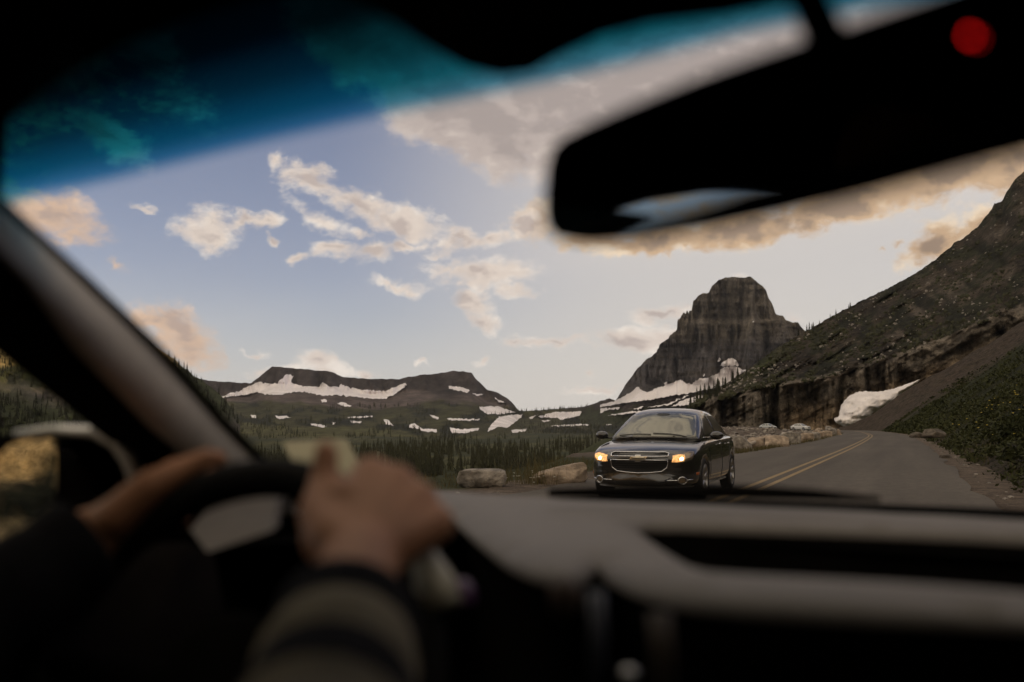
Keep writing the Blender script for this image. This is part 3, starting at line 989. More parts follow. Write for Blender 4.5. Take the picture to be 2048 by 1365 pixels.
def spur_r(px, py):
    cut = lerp_poly(CUT, px); b = lerp_poly(SPUR_BASE, px); t = lerp_poly(SPUR_SIL, px)
    f1 = np.clip((b - py) / np.maximum(b - cut, 1), 0, 1)
    f2 = np.clip((cut - py) / np.maximum(cut - t, 1), 0, 1)
    far = 285 + np.interp(px, [1358, 1500, 1700, 2048, 3000, 5600], [6, 0, 8, 20, 60, 120])
    top = np.interp(px, [1358, 1400, 1500, 1700, 2048, 3000, 5600], [8, 14, 60, 150, 240, 420, 560])
    col = fbm(px * .045, py * .006, oct=5, seed=81, rough=.6) - .5
    led = fbm(px * .015, (py + .58 * px) * .06, oct=4, seed=82) - .5
    lum = fbm(px * .04, py * .06, oct=5, seed=83) - .5
    cliffw = np.clip((py - cut) / 6, 0, 1)
    crack = np.exp(-((px - 1549 + (py - 810) * .03) / 9) ** 2) * np.clip((py - 752) / 25, 0, 1) * 16
    r = far + f1 ** 1.5 * 4 + f2 ** 1.15 * top + col * 26 * cliffw + np.sign(led) * np.abs(led * 2) ** .6 * (11 - 8 * cliffw) + lum * 13 * (1 - .6 * cliffw) * np.clip((py - t) / 12, .2, 1) + crack
    toe = np.clip((py - b + 14) / 14, 0, 1) * np.clip((px - 1560) / 60, 0, 1)
    flat = np.clip((px - 1760) / 120, 0, 1)
    r2 = far + f1 * 14 + f2 ** 1.15 * top + led * 10 + lum * 12
    r = r * (1 - flat) + r2 * flat
    return r - toe * 9


spur = Relief(SPUR_SIL, SPUR_BASE, [(0, 0), (1, 0)], lambda px, py, f: spur_r(px, py))


def spur_alb(px, py, f):
    cut = lerp_poly(CUT, px); t = lerp_poly(SPUR_SIL, px)
    n = fbm(px * .05, py * .02, oct=5, seed=91); n2 = fbm(px * .03, (py + .58 * px) * .06, oct=5, seed=92); n3 = fbm(px * .2, py * .2, oct=3, seed=93)
    cl = np.array([.31, .262, .205]); tan = np.array([.46, .34, .22]); slope_c = np.array([.072, .057, .040]); gr = np.array([.038, .042, .016]); dk = np.array([.030, .025, .020])
    w = np.clip((px - 1540) / 60, 0, 1)[..., None] * np.clip((py - cut - 35) / 30, 0, 1)[..., None]
    c = cl * (1 - w) + tan * w
    stain = np.clip((n - .52) * 8, 0, 1)[..., None]
    c = c * (1 - .55 * stain)
    up = np.clip((cut - py) / 8 + (n - .5) * 2, 0, 1)[..., None]
    g = np.clip((n2 - .47) * 7, 0, 1)[..., None]
    grn = np.clip(1 - np.abs(py - t - 14) / 22, 0, 1)[..., None] * np.clip(1 - np.abs(px - 1520) / 90, 0, 1)[..., None]
    n5 = fbm(px * .012, (py + .58 * px) * .028, oct=4, seed=95); n6 = fbm((px * .5 - py * .8) * .06, (px * .8 + py * .5) * .012, oct=5, seed=96)
    pale = (np.clip((n5 - .52) * 9, 0, 1) * np.clip((n6 - .42) * 6, 0, 1))[..., None]
    s = slope_c * (1 - g) + (gr * .6 + dk * .4) * g
    s = s * (1 - pale) + np.array([.125, .102, .078]) * pale
    s = s * (.72 + .56 * np.clip((n6 - .5) * 5 + .5, 0, 1)[..., None])
    s = s * (1 - grn) + np.array([.075, .085, .024]) * grn
    out = c * (1 - up) + s * up
    return out * (.6 + .8 * n3[..., None])


spur_mat = land_mat('spur rock', .30, (1, 1, .6), 1.5, .85, 1.0, 1.0, streak=(.30, (1, 1, .14), .16))
spx = np.concatenate([np.arange(1358, 1400, 1.2), np.arange(1400, 1860, 2.2), np.arange(1860, 2060, 3), np.arange(2060, 2500, 14), np.arange(2500, 5601, 80)])
spur.build('hill', spx, 150, spur_mat, spur_alb, jag=2.2, back=(1.03, 1.15, 1.5), drop=.35, jagf=.25)

# unseen long ridge added behind the spur, its crest shaped to shade the valley
ry_ = np.linspace(-500, 4600, 70); cx_ = np.linspace(-1, 1, 25)
RY, CX = np.meshgrid(ry_, cx_)
hh = np.interp(RY, [-500, -150, 300, 700, 950, 1300, 2000, 3000, 4600], [25, 95, 130, 185, 210, 300, 480, 700, 950]) * (1 + .10 * (fbm(RY * .004, CX * 0, oct=4, seed=99) - .5))
RX = .16 * RY + 150 + CX * hh * 1.0
RZ = hh * (1 - np.abs(CX)) + 6 * (fbm(RX * .02, RY * .02, oct=4, seed=98) - .5) - 12
RZ = np.maximum(RZ, -12.8)
RX = np.where(RY < 300, np.maximum(RX, 45 + .0 * RY), RX)
ridge = mesh_obj('mountain', np.stack([RX, RY, RZ], -1).reshape(-1, 3), [t[::-1] for t in grid_faces(25, 70)], spur_mat,
                 attrs={'albedo': np.tile(np.array([[.06, .05, .036]]), (RX.size, 1))})
ridge['kind'] = 'structure'

# the wooded slope on the left, its top in the last sun
LEFT_SIL = [(-2600, 600), (-1500, 560), (-700, 520), (-300, 560), (0, 650), (200, 668), (300, 690), (340, 712), (380, 745), (420, 772), (450, 800), (470, 830), (480, 850)]
LEFT_BASE = [(-2600, 905), (480, 905)]
left = Relief(LEFT_SIL, LEFT_BASE, [(0, 420), (.12, 480), (.3, 560), (.5, 640), (.75, 760), (1, 900)],
              lambda px, py, f: (fbm(px * .02, py * .03, oct=4, seed=101) - .5) * 90 * np.clip(f * 5, 0, 1))


def left_alb(px, py, f):
    n = fbm(px * .04, py * .07, oct=5, seed=103); n2 = fbm(px * .12, py * .12, oct=4, seed=104)
    rock = np.clip(1 - np.abs(py - 785 - (px - 60) * .18) / 28 + (n - .5) * 1.2, 0, 1)[..., None]
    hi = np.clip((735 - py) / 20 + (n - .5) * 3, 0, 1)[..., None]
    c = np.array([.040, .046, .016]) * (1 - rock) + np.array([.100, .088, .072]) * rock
    c = c * (1 - hi) + np.array([.34, .25, .11]) * hi  # gold of the last sun painted into the albedo above the shade line
    return c * (.55 + .9 * n2[..., None])


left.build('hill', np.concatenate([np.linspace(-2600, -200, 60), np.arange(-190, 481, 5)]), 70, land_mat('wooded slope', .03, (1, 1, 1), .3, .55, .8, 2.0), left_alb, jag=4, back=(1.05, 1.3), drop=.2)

# the sunlit mountainside behind on the left, seen in the door mirror
th = np.radians(np.linspace(176, 242, 120)); ht = np.linspace(0, 1, 60)
TH, HT = np.meshgrid(th, ht)
rb = 210 + 160 * HT ** .9 + 46 * (fbm(TH * 9, HT * 3, oct=5, seed=111) - .5) + 30 * (fbm(TH * 22, HT * 12, oct=4, seed=112) - .5)
BX = rb * np.sin(TH); BY = rb * np.cos(TH); BZ = -12.8 + HT * 150 * np.clip((242 - np.degrees(TH)) / 14, 0, 1) ** .7
nb = fbm(TH * 26, HT * 14, oct=5, seed=113); nb2 = fbm(TH * 60, HT * 40, oct=4, seed=114)
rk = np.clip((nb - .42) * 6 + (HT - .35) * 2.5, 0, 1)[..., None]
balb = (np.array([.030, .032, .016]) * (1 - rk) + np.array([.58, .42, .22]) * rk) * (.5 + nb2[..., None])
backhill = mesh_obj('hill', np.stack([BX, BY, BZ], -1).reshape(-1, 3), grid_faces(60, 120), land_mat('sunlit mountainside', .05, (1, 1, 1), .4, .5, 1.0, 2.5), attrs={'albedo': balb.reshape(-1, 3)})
backhill['kind'] = 'structure'


# ------------------------------------------------------------------ snow fields lying on the mountains
def snow_field(rel, poly, lift, label, seed, material=None, step=2.2, amp=.9, group='snow fields on the mountains'):
    ol = rough_outline(poly, amp, 3.0, seed)
    ol = [(a, min(b, float(lerp_poly(rel.base, a)) - .2)) for a, b in ol]
    v, f = poly_grid(ol, step)
    pts = rel.pt(v[:, 0], v[:, 1], lift)
    n = len(pts)
    b = rel.pt(v[:, 0], v[:, 1], -lift * .5)
    edge = {}
    for t in f:
        for i in range(3):
            e = (t[i], t[(i + 1) % 3]); k = tuple(sorted(e)); edge[k] = None if k in edge else e
    fs = list(f) + [(e[1], e[0], e[0] + n, e[1] + n) for e in edge.values() if e]
    o = mesh_obj('snow_field', np.concatenate([pts, b]), fs, material or M['snow'], smooth=False)
    bm = bmesh.new(); bm.from_mesh(o.data); bmesh.ops.recalc_face_normals(bm, faces=bm.faces)
    bm.to_mesh(o.data); bm.free()
    tag(o, label, 'snow field', group)
    return o


MESA_LABELS = ['long white snow field under the cliffs of the flat-topped mountain', 'tiny snow patch below the middle of the long snow field', 'small slanting snow patch right below the long snow field',
               'snow patch high on the right shoulder of the flat-topped mountain', 'narrow snow sliver just below the shoulder snow patch', 'thin snow streak low on the right-hand ridge of the flat-topped mountain',
               'broad snow patch at the foot of the right-hand ridge', 'largest tongue of snow, running downhill left of the saddle', 'thin level snow strip in the dark hollow left of the snow tongue', 'small slanting snow streak left of the thin level strip',
               'ragged hooked snow patch above the dark forest', 'jagged snow patch above the forest, beside the snow tongue', 'short steep snow streak among dark firs in the middle', 'small oval snow patch below a thin long snow line',
               'thin long snow line across the wooded slope', 'slanting snow streak above the green meadow', 'flat snow patch on the left of the wooded slope', 'leftmost small snow patch near the car pillar', 'tiny snow wedge left of the oval patch',
               'wide snow patch on the saddle between the two mountains', 'short snow streak left of the saddle patch', 'long straight snow strip above the forest by the black car', 'small snow patch under the saddle patch', 'snow strip half hidden by tree tops beside the snow tongue', 'short snow strip just left of the car roof']
for i, p in enumerate(SNOW_MESA):
    snow_field(mesa, p, 18.0, MESA_LABELS[i], 200 + i, amp=.7 if i else 1.0)
PEAK_LABELS = ['great snow apron along the foot of the tower peak', 'cone-shaped snow patch above the apron of the tower peak', 'tiny snow fleck left of the cone-shaped patch', 'tiny snow fleck above the left of the apron', 'long slanting snow streak below the apron, over the car roof',
               'slanting snow band beside the fir ridge right of the car', 'snow streak at the left end of the apron foot', 'short snow streak between two longer ones above the car', 'low snow line just above the car roof', 'snow strip behind the car roof by the cliff',
               'thin snow fleck on the cliff above the apron', 'single white snow fleck on the upper ledge of the tower peak']
for i, p in enumerate(SNOW_PEAK):
    snow_field(peak, p, 22.0, PEAK_LABELS[i], 300 + i, amp=.9)

# the melting snow bank in the gully by the bend
BANK = [(1672, 846), (1668, 838), (1678, 832), (1681, 815), (1690, 800), (1700, 791), (1712, 785), (1728, 783), (1745, 784), (1765, 783), (1790, 777), (1815, 768), (1840, 759), (1830, 770), (1805, 788), (1780, 806), (1755, 822), (1730, 838), (1712, 851), (1695, 853), (1684, 852)]


class Bank:
    base = [(1600, 900), (1900, 900)]

    @staticmethod
    def pt(px, py, lift):
        u = np.clip((px - 1668) / 172, 0, 1)
        d = 246 + 26 * np.clip((852 - py) / 75, 0, 1) + 4 * (fbm(px * .05, py * .08, oct=4, seed=121) - .5) * 2
        rim = np.array([min(math.hypot(a - b[0], c - b[1]) for b in _rim) for a, c in zip(px, py)])
        d = d + 9 * np.exp(-rim / 7)
        return PH(px, py, d if lift > 0 else d + 14)


_rim = rough_outline(BANK, 0, 3)
sb = snow_field(Bank, BANK, 1.0, 'big melting snow bank in the gully beside the road bend', 400, M['dirty_snow'], 2.2, .7, group=None)
sb['category'] = 'snow bank'; sb.name = 'snow_bank'
for p in sb.data.polygons: p.use_smooth = True

# ------------------------------------------------------------------ firs
def fir_geo(h, tiers, spikes, rg, wide=.17):
    """ragged fir crown: drooping triangular sprays round a thin stem; numpy verts, tris"""
    v, t = [], []
    for k in range(tiers):
        f = k / tiers
        z = h * (.10 + .88 * f)
        R = h * wide * (1 - f) ** .85 * rg.uniform(.75, 1.15) + h * .012
        a0 = rg.uniform(0, 6.28)
        for j in range(spikes):
            a = a0 + 6.283 * j / spikes + rg.uniform(-.25, .25)
            r = R * rg.uniform(.55, 1.15)
            w = 3.6 / spikes * .55
            up = h / tiers * rg.uniform(.9, 1.5)
            o = len(v)
            dz = -h / tiers * rg.uniform(.1, .6)
            v += [(0, 0, z + up), (r * math.cos(a - w), r * math.sin(a - w), z + dz * .6), (r * 1.12 * math.cos(a), r * 1.12 * math.sin(a), z + dz), (r * math.cos(a + w), r * math.sin(a + w), z + dz * .6)]
            t += [(o, o + 1, o + 2), (o, o + 2, o + 3)]
    return np.array(v, float), np.array(t, int)


def trunk_geo(h, r):
    return tube_verts([(0, 0, -.25), (0, 0, h * .5), (0, 0, h * .97)], [r, r * .6, r * .1], 6)


trees_rg = np.random.default_rng(17)
FIRS = []
for k in range(7):
    h = 1.0
    cv, ct = fir_geo(h, 11, 7, trees_rg, trees_rg.uniform(.11, .2))
    me = bpy.data.meshes.new('crown'); me.from_pydata([tuple(p) for p in cv], [], [tuple(map(int, q)) for q in ct]); me.materials.append(M['needle'])
    tv, tf = trunk_geo(h, .022)
    mt = bpy.data.meshes.new('trunk'); mt.from_pydata([tuple(p) for p in tv], [], tf); mt.materials.append(M['bark'])
    FIRS.append((me, mt))


def fir(p, h, label, group, k):
    o = bpy.data.objects.new('fir_tree', None); COL.objects.link(o)
    o.location = p; o.scale = (h, h, h); o.rotation_euler = (0, 0, trees_rg.uniform(0, 6.28)); o.empty_display_size = .1
    for nm, me in (('crown', FIRS[k][0]), ('trunk', FIRS[k][1])):
        c = bpy.data.objects.new(nm, me); COL.objects.link(c); c.parent = o
    tag(o, label, 'tree', group)
    return o


LOW = [fir_geo(1.0, 5, 5, trees_rg, w) for w in (.13, .16, .19, .22)]


def forest(name, pts, hs, material):
    V, T, o = [], [], 0
    ks = trees_rg.integers(0, 4, len(pts)); rz = trees_rg.uniform(0, 6.28, len(pts))
    for p, h, k, a in zip(pts, hs, ks, rz):
        v, t = LOW[k]
        c, s = math.cos(a), math.sin(a)
        q = np.stack([v[:, 0] * c - v[:, 1] * s, v[:, 0] * s + v[:, 1] * c, v[:, 2]], 1) * h + p
        V.append(q); T.append(t + o); o += len(v)
    return big_mesh(name, np.concatenate(V), np.concatenate(T), material, kind='stuff')


# the wood in the valley: positions are spread over the valley floor by how it is seen
NT = 5200
tx = trees_rg.uniform(250, 1480, NT); ty = 872 + (964 - 872) * trees_rg.random(NT) ** .8
clump = fbm(tx * .012, ty * .05, oct=3, seed=131)
dens = np.clip((tx - 640) / 160, 0, 1) * np.clip((ty - lerp_poly([(250, 930), (700, 905), (760, 886), (900, 874), (1200, 868), (1480, 868)], tx)) / 4, 0, 1)
dens = np.maximum(dens, np.clip((ty - 905) / 25, 0, 1))
glade = np.clip((clump - .40) * 10, .0, 1)
keep = trees_rg.random(NT) < dens * np.clip(glade + .12, 0, 1)
tp = G(tx[keep], ty[keep], VALLEY)
gz = ground_z(tp[:, 0], tp[:, 1])
ok = gz < VALLEY + .9
tp = tp[ok]; tp[:, 2] = gz[ok] - .1
th_ = trees_rg.uniform(2.6, 6.4, len(tp)) * (.8 + .5 * vnoise(tp[:, 0] * .03, tp[:, 1] * .03))
order = np.argsort(np.hypot(tp[:, 0], tp[:, 1]))
# scrub firs right behind the boulders, down the bank
NEAR = 200
for n, i in enumerate(order[:NEAR]):
    fir(tp[i], th_[i], 'slim dark fir in the valley wood beyond the roadside boulders', 'firs in the valley wood', n % 7)
rest = order[NEAR:]
PT = [tp[rest]]; HH = [th_[rest]]
# clumps on the lower slopes of the far mountains
NM = 2600
mx_ = trees_rg.uniform(430, 1250, NM); my_ = trees_rg.uniform(812, 884, NM)
cl = fbm(mx_ * .03, my_ * .09, oct=5, seed=51)
snow_hit = np.zeros(NM, bool)
for p in SNOW_MESA + SNOW_PEAK: snow_hit |= in_poly(mx_, my_, p)
up_lim = lerp_poly([(430, 815), (560, 818), (700, 812), (880, 808), (980, 800), (1040, 825), (1250, 850)], mx_)
kp = (cl < .46) & (my_ > up_lim) & ~snow_hit & (trees_rg.random(NM) < .85)
PT.append(mesa.pt(mx_[kp], my_[kp])); HH.append(trees_rg.uniform(4, 9, kp.sum()) * np.interp(my_[kp], [812, 880], [1.25, .7]))
sx = trees_rg.uniform(1040, 1175, 90); sy = lerp_poly(MESA_SIL, sx) + trees_rg.uniform(-.5, 3, 90)
PT.append(mesa.pt(sx, sy) - np.array([0, 0, 1.0])); HH.append(trees_rg.uniform(4, 10, 90))
ex = trees_rg.uniform(1040, 1200, 260); ey = trees_rg.uniform(846, 872, 260)
PT.append(mesa.pt(ex, ey)); HH.append(trees_rg.uniform(4, 8, 260))
forest('forest', np.concatenate(PT), np.concatenate(HH), M['needle'])
tag(bpy.data.objects['forest'], 'dark fir wood covering the valley and lower slopes', 'forest')
# the slope on the left
NL = 2600
lx = np.concatenate([trees_rg.uniform(-500, 480, NL - 900), trees_rg.uniform(-160, 430, 900)])
lf = trees_rg.random(NL)
lb, lt = left.limits(lx)
ly = lb + (lt - lb) * lf
rocky = np.clip(1 - np.abs(ly - 785 - (lx - 60) * .18) / 26, 0, 1)
kp = (trees_rg.random(NL) > rocky * 1.3) & (trees_rg.random(NL) > .55 * np.clip((745 - ly) / 30, 0, 1))
lp = left.pt(lx[kp], ly[kp])
forest('forest', lp, trees_rg.uniform(3, 7.5, kp.sum()) * np.interp(lf[kp], [0, 1], [.8, 1.1]), M['needle'])
tag(bpy.data.objects['forest.001'], 'fir wood on the left slope, its tree tops in golden sun', 'forest')
# firs along the skyline of the spur
fx = np.concatenate([trees_rg.uniform(1380, 1500, 42), trees_rg.uniform(1500, 1640, 22), trees_rg.uniform(1655, 1705, 7)])
fy = lerp_poly(SPUR_SIL, fx) + np.abs(trees_rg.normal(1, 4, len(fx))) + np.where(trees_rg.random(len(fx)) < .3, trees_rg.uniform(0, 14, len(fx)), 0)
fp = spur.pt(fx, fy, -.5)
for n, p in enumerate(fp):
    fir(p - np.array([0, 0, .5]), trees_rg.uniform(1.3, 4.2) * (1.25 if fx[n] < 1480 else .9), 'small fir on the sloping skyline of the rocky spur', 'firs along the skyline of the spur', n % 7)


# ------------------------------------------------------------------ boulders, stones, log
def boulder(c, size, rz, label, material, seed, flat=.35, group='boulders along the road edge', name='boulder'):
    bm = bmesh.new()
    bmesh.ops.create_icosphere(bm, subdivisions=4, radius=1.0)
    co = np.array([v.co[:] for v in bm.verts])
    rg = np.random.default_rng(seed)
    q = np.sign(co) * np.abs(co) ** .62                       # blocky
    q /= np.abs(q).max(1, keepdims=True) ** .35
    for _ in range(9):                                        # chop facets
        n = rg.normal(size=3); n /= np.linalg.norm(n); d = rg.uniform(.72, 1.0)
        ex = np.clip(q @ n - d, 0, None); q = q - ex[:, None] * n * .92
    q *= 1 + .22 * (fbm(co[:, 0] * 2 + seed, co[:, 1] * 2, co[:, 2] * 2, oct=4, seed=seed)[:, None] - .5)
    q += .05 * (fbm(co[:, 0] * 8 + seed, co[:, 1] * 8, co[:, 2] * 8, oct=3, seed=seed + 3)[:, None] - .5)
    q[:, 2] = np.where(q[:, 2] < -flat, -flat + (q[:, 2] + flat) * .15, q[:, 2])
    q[:, 2] -= q[:, 2].min() * .92
    q[:, 2] /= q[:, 2].max()
    q = q * np.array(size)
    for v, p in zip(bm.verts, q): v.co = p
    me = bpy.data.meshes.new(name); bm.to_mesh(me); bm.free()
    me.materials.append(material)
    me.polygons.foreach_set('use_smooth', [True] * len(me.polygons))
    o = bpy.data.objects.new(name, me); COL.objects.link(o)
    o.location = c; o.rotation_euler = (0, 0, rz)
    tag(o, label, name, group)
    return o


b1 = G(952, 976); b2 = G(1112, 969)
boulder((b1[0], b1[1] + .3, -.02), (.50, .38, .38), YAW, 'grey weathered boulder, leftmost at the road edge, just above the dashboard', M['boulder_grey'], 5)
o = boulder((b2[0], b2[1] + .3, -.02), (.58, .42, .38), YAW + .05, 'broad tan boulder with a sloping flat top beside the black car', M['boulder'], 12)
for v in o.data.vertices: v.co.z *= 1 + .35 * v.co.x / .6
ROW = [(1484, 901, 36, 30, 'first boulder behind the black car, cracked and pale'), (1514, 897, 40, 24, 'brown boulder second behind the black car'), (1545, 894, 62, 24, 'long reddish brown boulder in the roadside row'),
       (1578, 889, 44, 26, 'tall pale boulder right of the long reddish one'), (1597, 885, 26, 18, 'small whitish boulder in the middle of the row'), (1614, 882, 26, 17, 'square brown boulder past the middle of the row'),
       (1628, 879, 24, 15, 'squat tan boulder between square and grey ones'), (1640, 876, 20, 13, 'grey boulder near the bend'), (1652, 874, 22, 13, 'low tan boulder near the bend'),
       (1664, 871, 24, 15, 'pale boulder next to last at the bend'), (1675, 871, 16, 13, 'last grey boulder where the road bends away'), (1634, 868, 16, 8, 'dark rock set back behind the row near the bend'),
       (1657, 861, 16, 9, 'pale block standing back by the bend'), (1638, 861, 14, 5, 'flat pale stone by the parked cars')]
for n, (px, py, w, h, lab) in enumerate(ROW):
    c = G(px, py); d = (c - CAM) @ FV
    boulder((c[0], c[1], -.03), (w / 2 / FPX * d * 1.04, w / 2 / FPX * d * .8, h / FPX * d), YAW + trees_rg.uniform(-.4, .4), lab, M['boulder'] if n % 3 else M['boulder_grey'], 40 + n)
for n, (px, py, w, h, lab) in enumerate([(1868, 868, 46, 14, 'layered rock ledge jutting from the right slope by the road'), (1838, 868, 34, 9, 'low dark rock left of the layered ledge'), (1893, 911, 26, 12, 'dark rock on the right road shoulder')]):
    d = [62, 64, 36][n]; c = P(px, py, d)
    boulder(c - np.array([0, 0, .25]), (w / 2 / FPX * d, w / 2 / FPX * d * .7, h / FPX * d * 1.3), YAW + .2, lab, M['dark_rock'], 80 + n, group='rocks on the right slope', name='rock')
# bleached log
a = G(1486, 899); bq = P(1528, 878, 53)
tv, tf = tube_verts([a * .9 + bq * .1 + (0, 0, .1), (a + bq) / 2 + np.array([0, 0, .06]), bq], [.13, .10, .05], 8)
tag(mesh_obj('log', tv, tf, M['log']), 'bleached pale log leaning on the roadside boulders', 'log')
# loose stones on the gravel shelf
sv, stt, o_ = [], [], 0
ICO = bmesh.new(); bmesh.ops.create_icosphere(ICO, subdivisions=1, radius=1.0)
iv = np.array([v.co[:] for v in ICO.verts]); it = np.array([[v.index for v in f.verts] for f in ICO.faces]); ICO.free()
spx_ = trees_rg.uniform(1430, 1700, 1500); spy_ = 852 + 58 * trees_rg.random(1500) ** 1.6
gp = G(spx_, np.maximum(spy_, 854.5)); s2, _ = road_s(gp[:, 0], gp[:, 1])
for p, s in zip(gp, s2):
    if s < 5.5 or p[1] > 275: continue
    r = trees_rg.uniform(.04, .16) * (1 + p[1] / 140)
    sv.append(iv * np.array([r * trees_rg.uniform(.7, 1.5), r, r * trees_rg.uniform(.4, .8)]) * trees_rg.uniform(.7, 1.3, (len(iv), 1)) + (p[0], p[1], float(ground_z(p[:1], p[1:2])[0]) + r * .2))
    stt.append(it + o_); o_ += len(iv)
for k in range(900):                                       # stones on both shoulders
    i = trees_rg.integers(20, len(CS) - 60); side = trees_rg.choice([-1, 1])
    off = (3.95 + abs(trees_rg.normal(0, .5))) * side + (-.1 if side < 0 else 0)
    p = CS[i] + CN[i] * off + trees_rg.normal(0, .4, 2) * CT[i]
    r = trees_rg.uniform(.01, .05)
    sv.append(iv * np.array([r * 1.3, r, r * .6]) + (p[0], p[1], .02)); stt.append(it + o_); o_ += len(iv)
big_mesh('gravel', np.concatenate(sv), np.concatenate(stt), M['boulder_grey'], kind='stuff')
tag(bpy.data.objects['gravel'], 'loose stones scattered on the gravel beside the road', 'gravel')

# rocks and scrub strewn over the spur
for nm, cnt, lo_, hi_, mt_, lab in (('rocks', 1300, .12, .62, M['boulder_grey'], 'pale loose rocks strewn over the face of the rocky spur'), ('scrub', 4200, .25, 1.0, M['needle'], 'dark low scrub dotted over the face of the rocky spur')):
    rx_ = trees_rg.uniform(1380, 2100, cnt); rt_ = trees_rg.random(cnt)
    cut_ = lerp_poly(CUT, rx_); sil_ = lerp_poly(SPUR_SIL, rx_); ryy = cut_ + (sil_ + 3 - cut_) * rt_
    nn_ = fbm(rx_ * .02, (ryy + .58 * rx_) * .05, oct=4, seed=92 if nm == 'scrub' else 95)
    kk = nn_ > .49
    pp = spur.pt(rx_[kk], ryy[kk]); rs_ = lo_ + (hi_ - lo_) * trees_rg.random(kk.sum()) ** 2.5
    vv = (iv[None] * rs_[:, None, None] * trees_rg.uniform(.6, 1.4, (len(pp), 1, 3)) * trees_rg.uniform(.7, 1.3, (len(pp), len(iv), 1)) + pp[:, None]).reshape(-1, 3)
    tt_ = (it[None] + np.arange(len(pp))[:, None, None] * len(iv)).reshape(-1, 3)
    big_mesh(nm, vv, tt_, mt_, kind='stuff')
    tag(bpy.data.objects[nm], lab, nm)

# ------------------------------------------------------------------ grass, weeds, bushes
grass_m = tree_mat('dry and green grass', (.040, .048, .014), (.125, .098, .040))
leaf_m = tree_mat('bush leaves', (.014, .019, .006), (.050, .054, .016))


def blades(n, fn, hmin, hmax, w):
    V, T = [], []
    for k in range(n):
        p = fn()
        if p is None: continue
        h = trees_rg.uniform(hmin, hmax); a = trees_rg.uniform(0, 6.28); b = trees_rg.uniform(0, 6.28); l = h * trees_rg.uniform(.1, .5)
        ww = w * trees_rg.uniform(.6, 1.4) * (1 + np.hypot(p[0], p[1]) / 60)
        d = np.array([math.cos(a), math.sin(a), 0]) * ww; e = np.array([math.cos(b), math.sin(b), 0]) * l
        o = len(V)
        V += [p - d, p + d, p + e * .4 + d * .6 + (0, 0, h * .6), p + e * .4 - d * .6 + (0, 0, h * .6), p + e + (0, 0, h)]
        T += [(o, o + 1, o + 2), (o, o + 2, o + 3), (o + 3, o + 2, o + 4)]
    return V, T


def g_left():
    y = trees_rg.uniform(8, 40); s = 5.4 + abs(trees_rg.normal(0, 1.9)); s += (vnoise(y * .5, 2.2) - .5) * 1.2
    x = -2.7 - s
    if y > 34 and s > 6.5: return None
    return np.array([x, y, float(ground_z(np.array([x]), np.array([y]))[0]) - .03])


V1, T1 = blades(5200, g_left, .05, .20, .006)


def g_tuft():
    c = G(1052 + trees_rg.normal(0, 16), 972)
    c = c + np.array([trees_rg.normal(0, .22), trees_rg.normal(.8, .5), 0]); c[2] = -.03
    return c


V2, T2 = blades(260, g_tuft, .2, .75, .004)


def g_row():
    i = trees_rg.uniform(0, 1); px = 1478 + 210 * i
    py = lerp_poly([(1470, 912), (1560, 897), (1640, 883), (1690, 868)], px) - 1
    c = G(px, py); c = c + np.array([-abs(trees_rg.normal(.2, .3)), 0, -.02])
    return c


V3, T3 = blades(1500, g_row, .08, .3, .008)
def g_right():
    i = float(IY2(10 + 120 * trees_rg.random() ** 1.6)); d = abs(trees_rg.normal(0, 1)) * 5
    if vnoise(i * .3, d * .4) < .4: return None
    return slope_pt(np.array([i]), np.array([d]))[0] - np.array([0, 0, .03])


IY2 = lambda y: np.interp(y, CS[:iend, 1], np.arange(iend))
V4, T4 = blades(7000, g_right, .10, .42, .005)
V, T = [], []
for v, t in ((V1, T1), (V2, T2), (V3, T3), (V4, T4)):
    T += [tuple(np.array(q) + len(V)) for q in t]; V += v
big_mesh('grass', V, T, grass_m, kind='stuff')
tag(bpy.data.objects['grass'], 'dry and green grass growing along the road edge', 'grass')


def leaves(pts, size, rg):
    n = len(pts)
    a = rg.normal(size=(n, 3)); a /= np.linalg.norm(a, axis=1)[:, None]
    b = np.cross(a, rg.normal(size=(n, 3))); b /= np.linalg.norm(b, axis=1)[:, None]
    s = (size * rg.uniform(.5, 1.5, n))[:, None]
    V = np.stack([pts - a * s, pts + b * s * .5, pts + a * s, pts - b * s * .5], 1).reshape(-1, 3)
    T = np.arange(4 * n).reshape(n, 4)
    return V, T


# low herbs over the whole right slope, thicker near the road's bend
NU = 60000
IY = lambda y: np.interp(y, CS[:iend, 1], np.arange(iend))
ui = IY(8 + 190 * trees_rg.random(NU) ** 1.7); ud = np.abs(trees_rg.normal(0, 1, NU)) ** 1.3 * 8 - .1
q1u = fbm(ui * .2, ud * .25, oct=4, seed=141)
ku = q1u > .44
up_ = slope_pt(ui[ku], ud[ku]); dist = np.hypot(up_[:, 0], up_[:, 1])
up_ = up_ + trees_rg.normal(0, 1, up_.shape) * np.array([.15, .15, 0]); up_[:, 2] += trees_rg.uniform(0, .26, len(up_))
VU, TU = leaves(up_, .028 * (1 + dist / 25), trees_rg)
big_mesh('undergrowth', VU, TU, leaf_m, kind='stuff', n=4)
tag(bpy.data.objects['undergrowth'], 'low green herbs covering the slope right of the road', 'undergrowth')
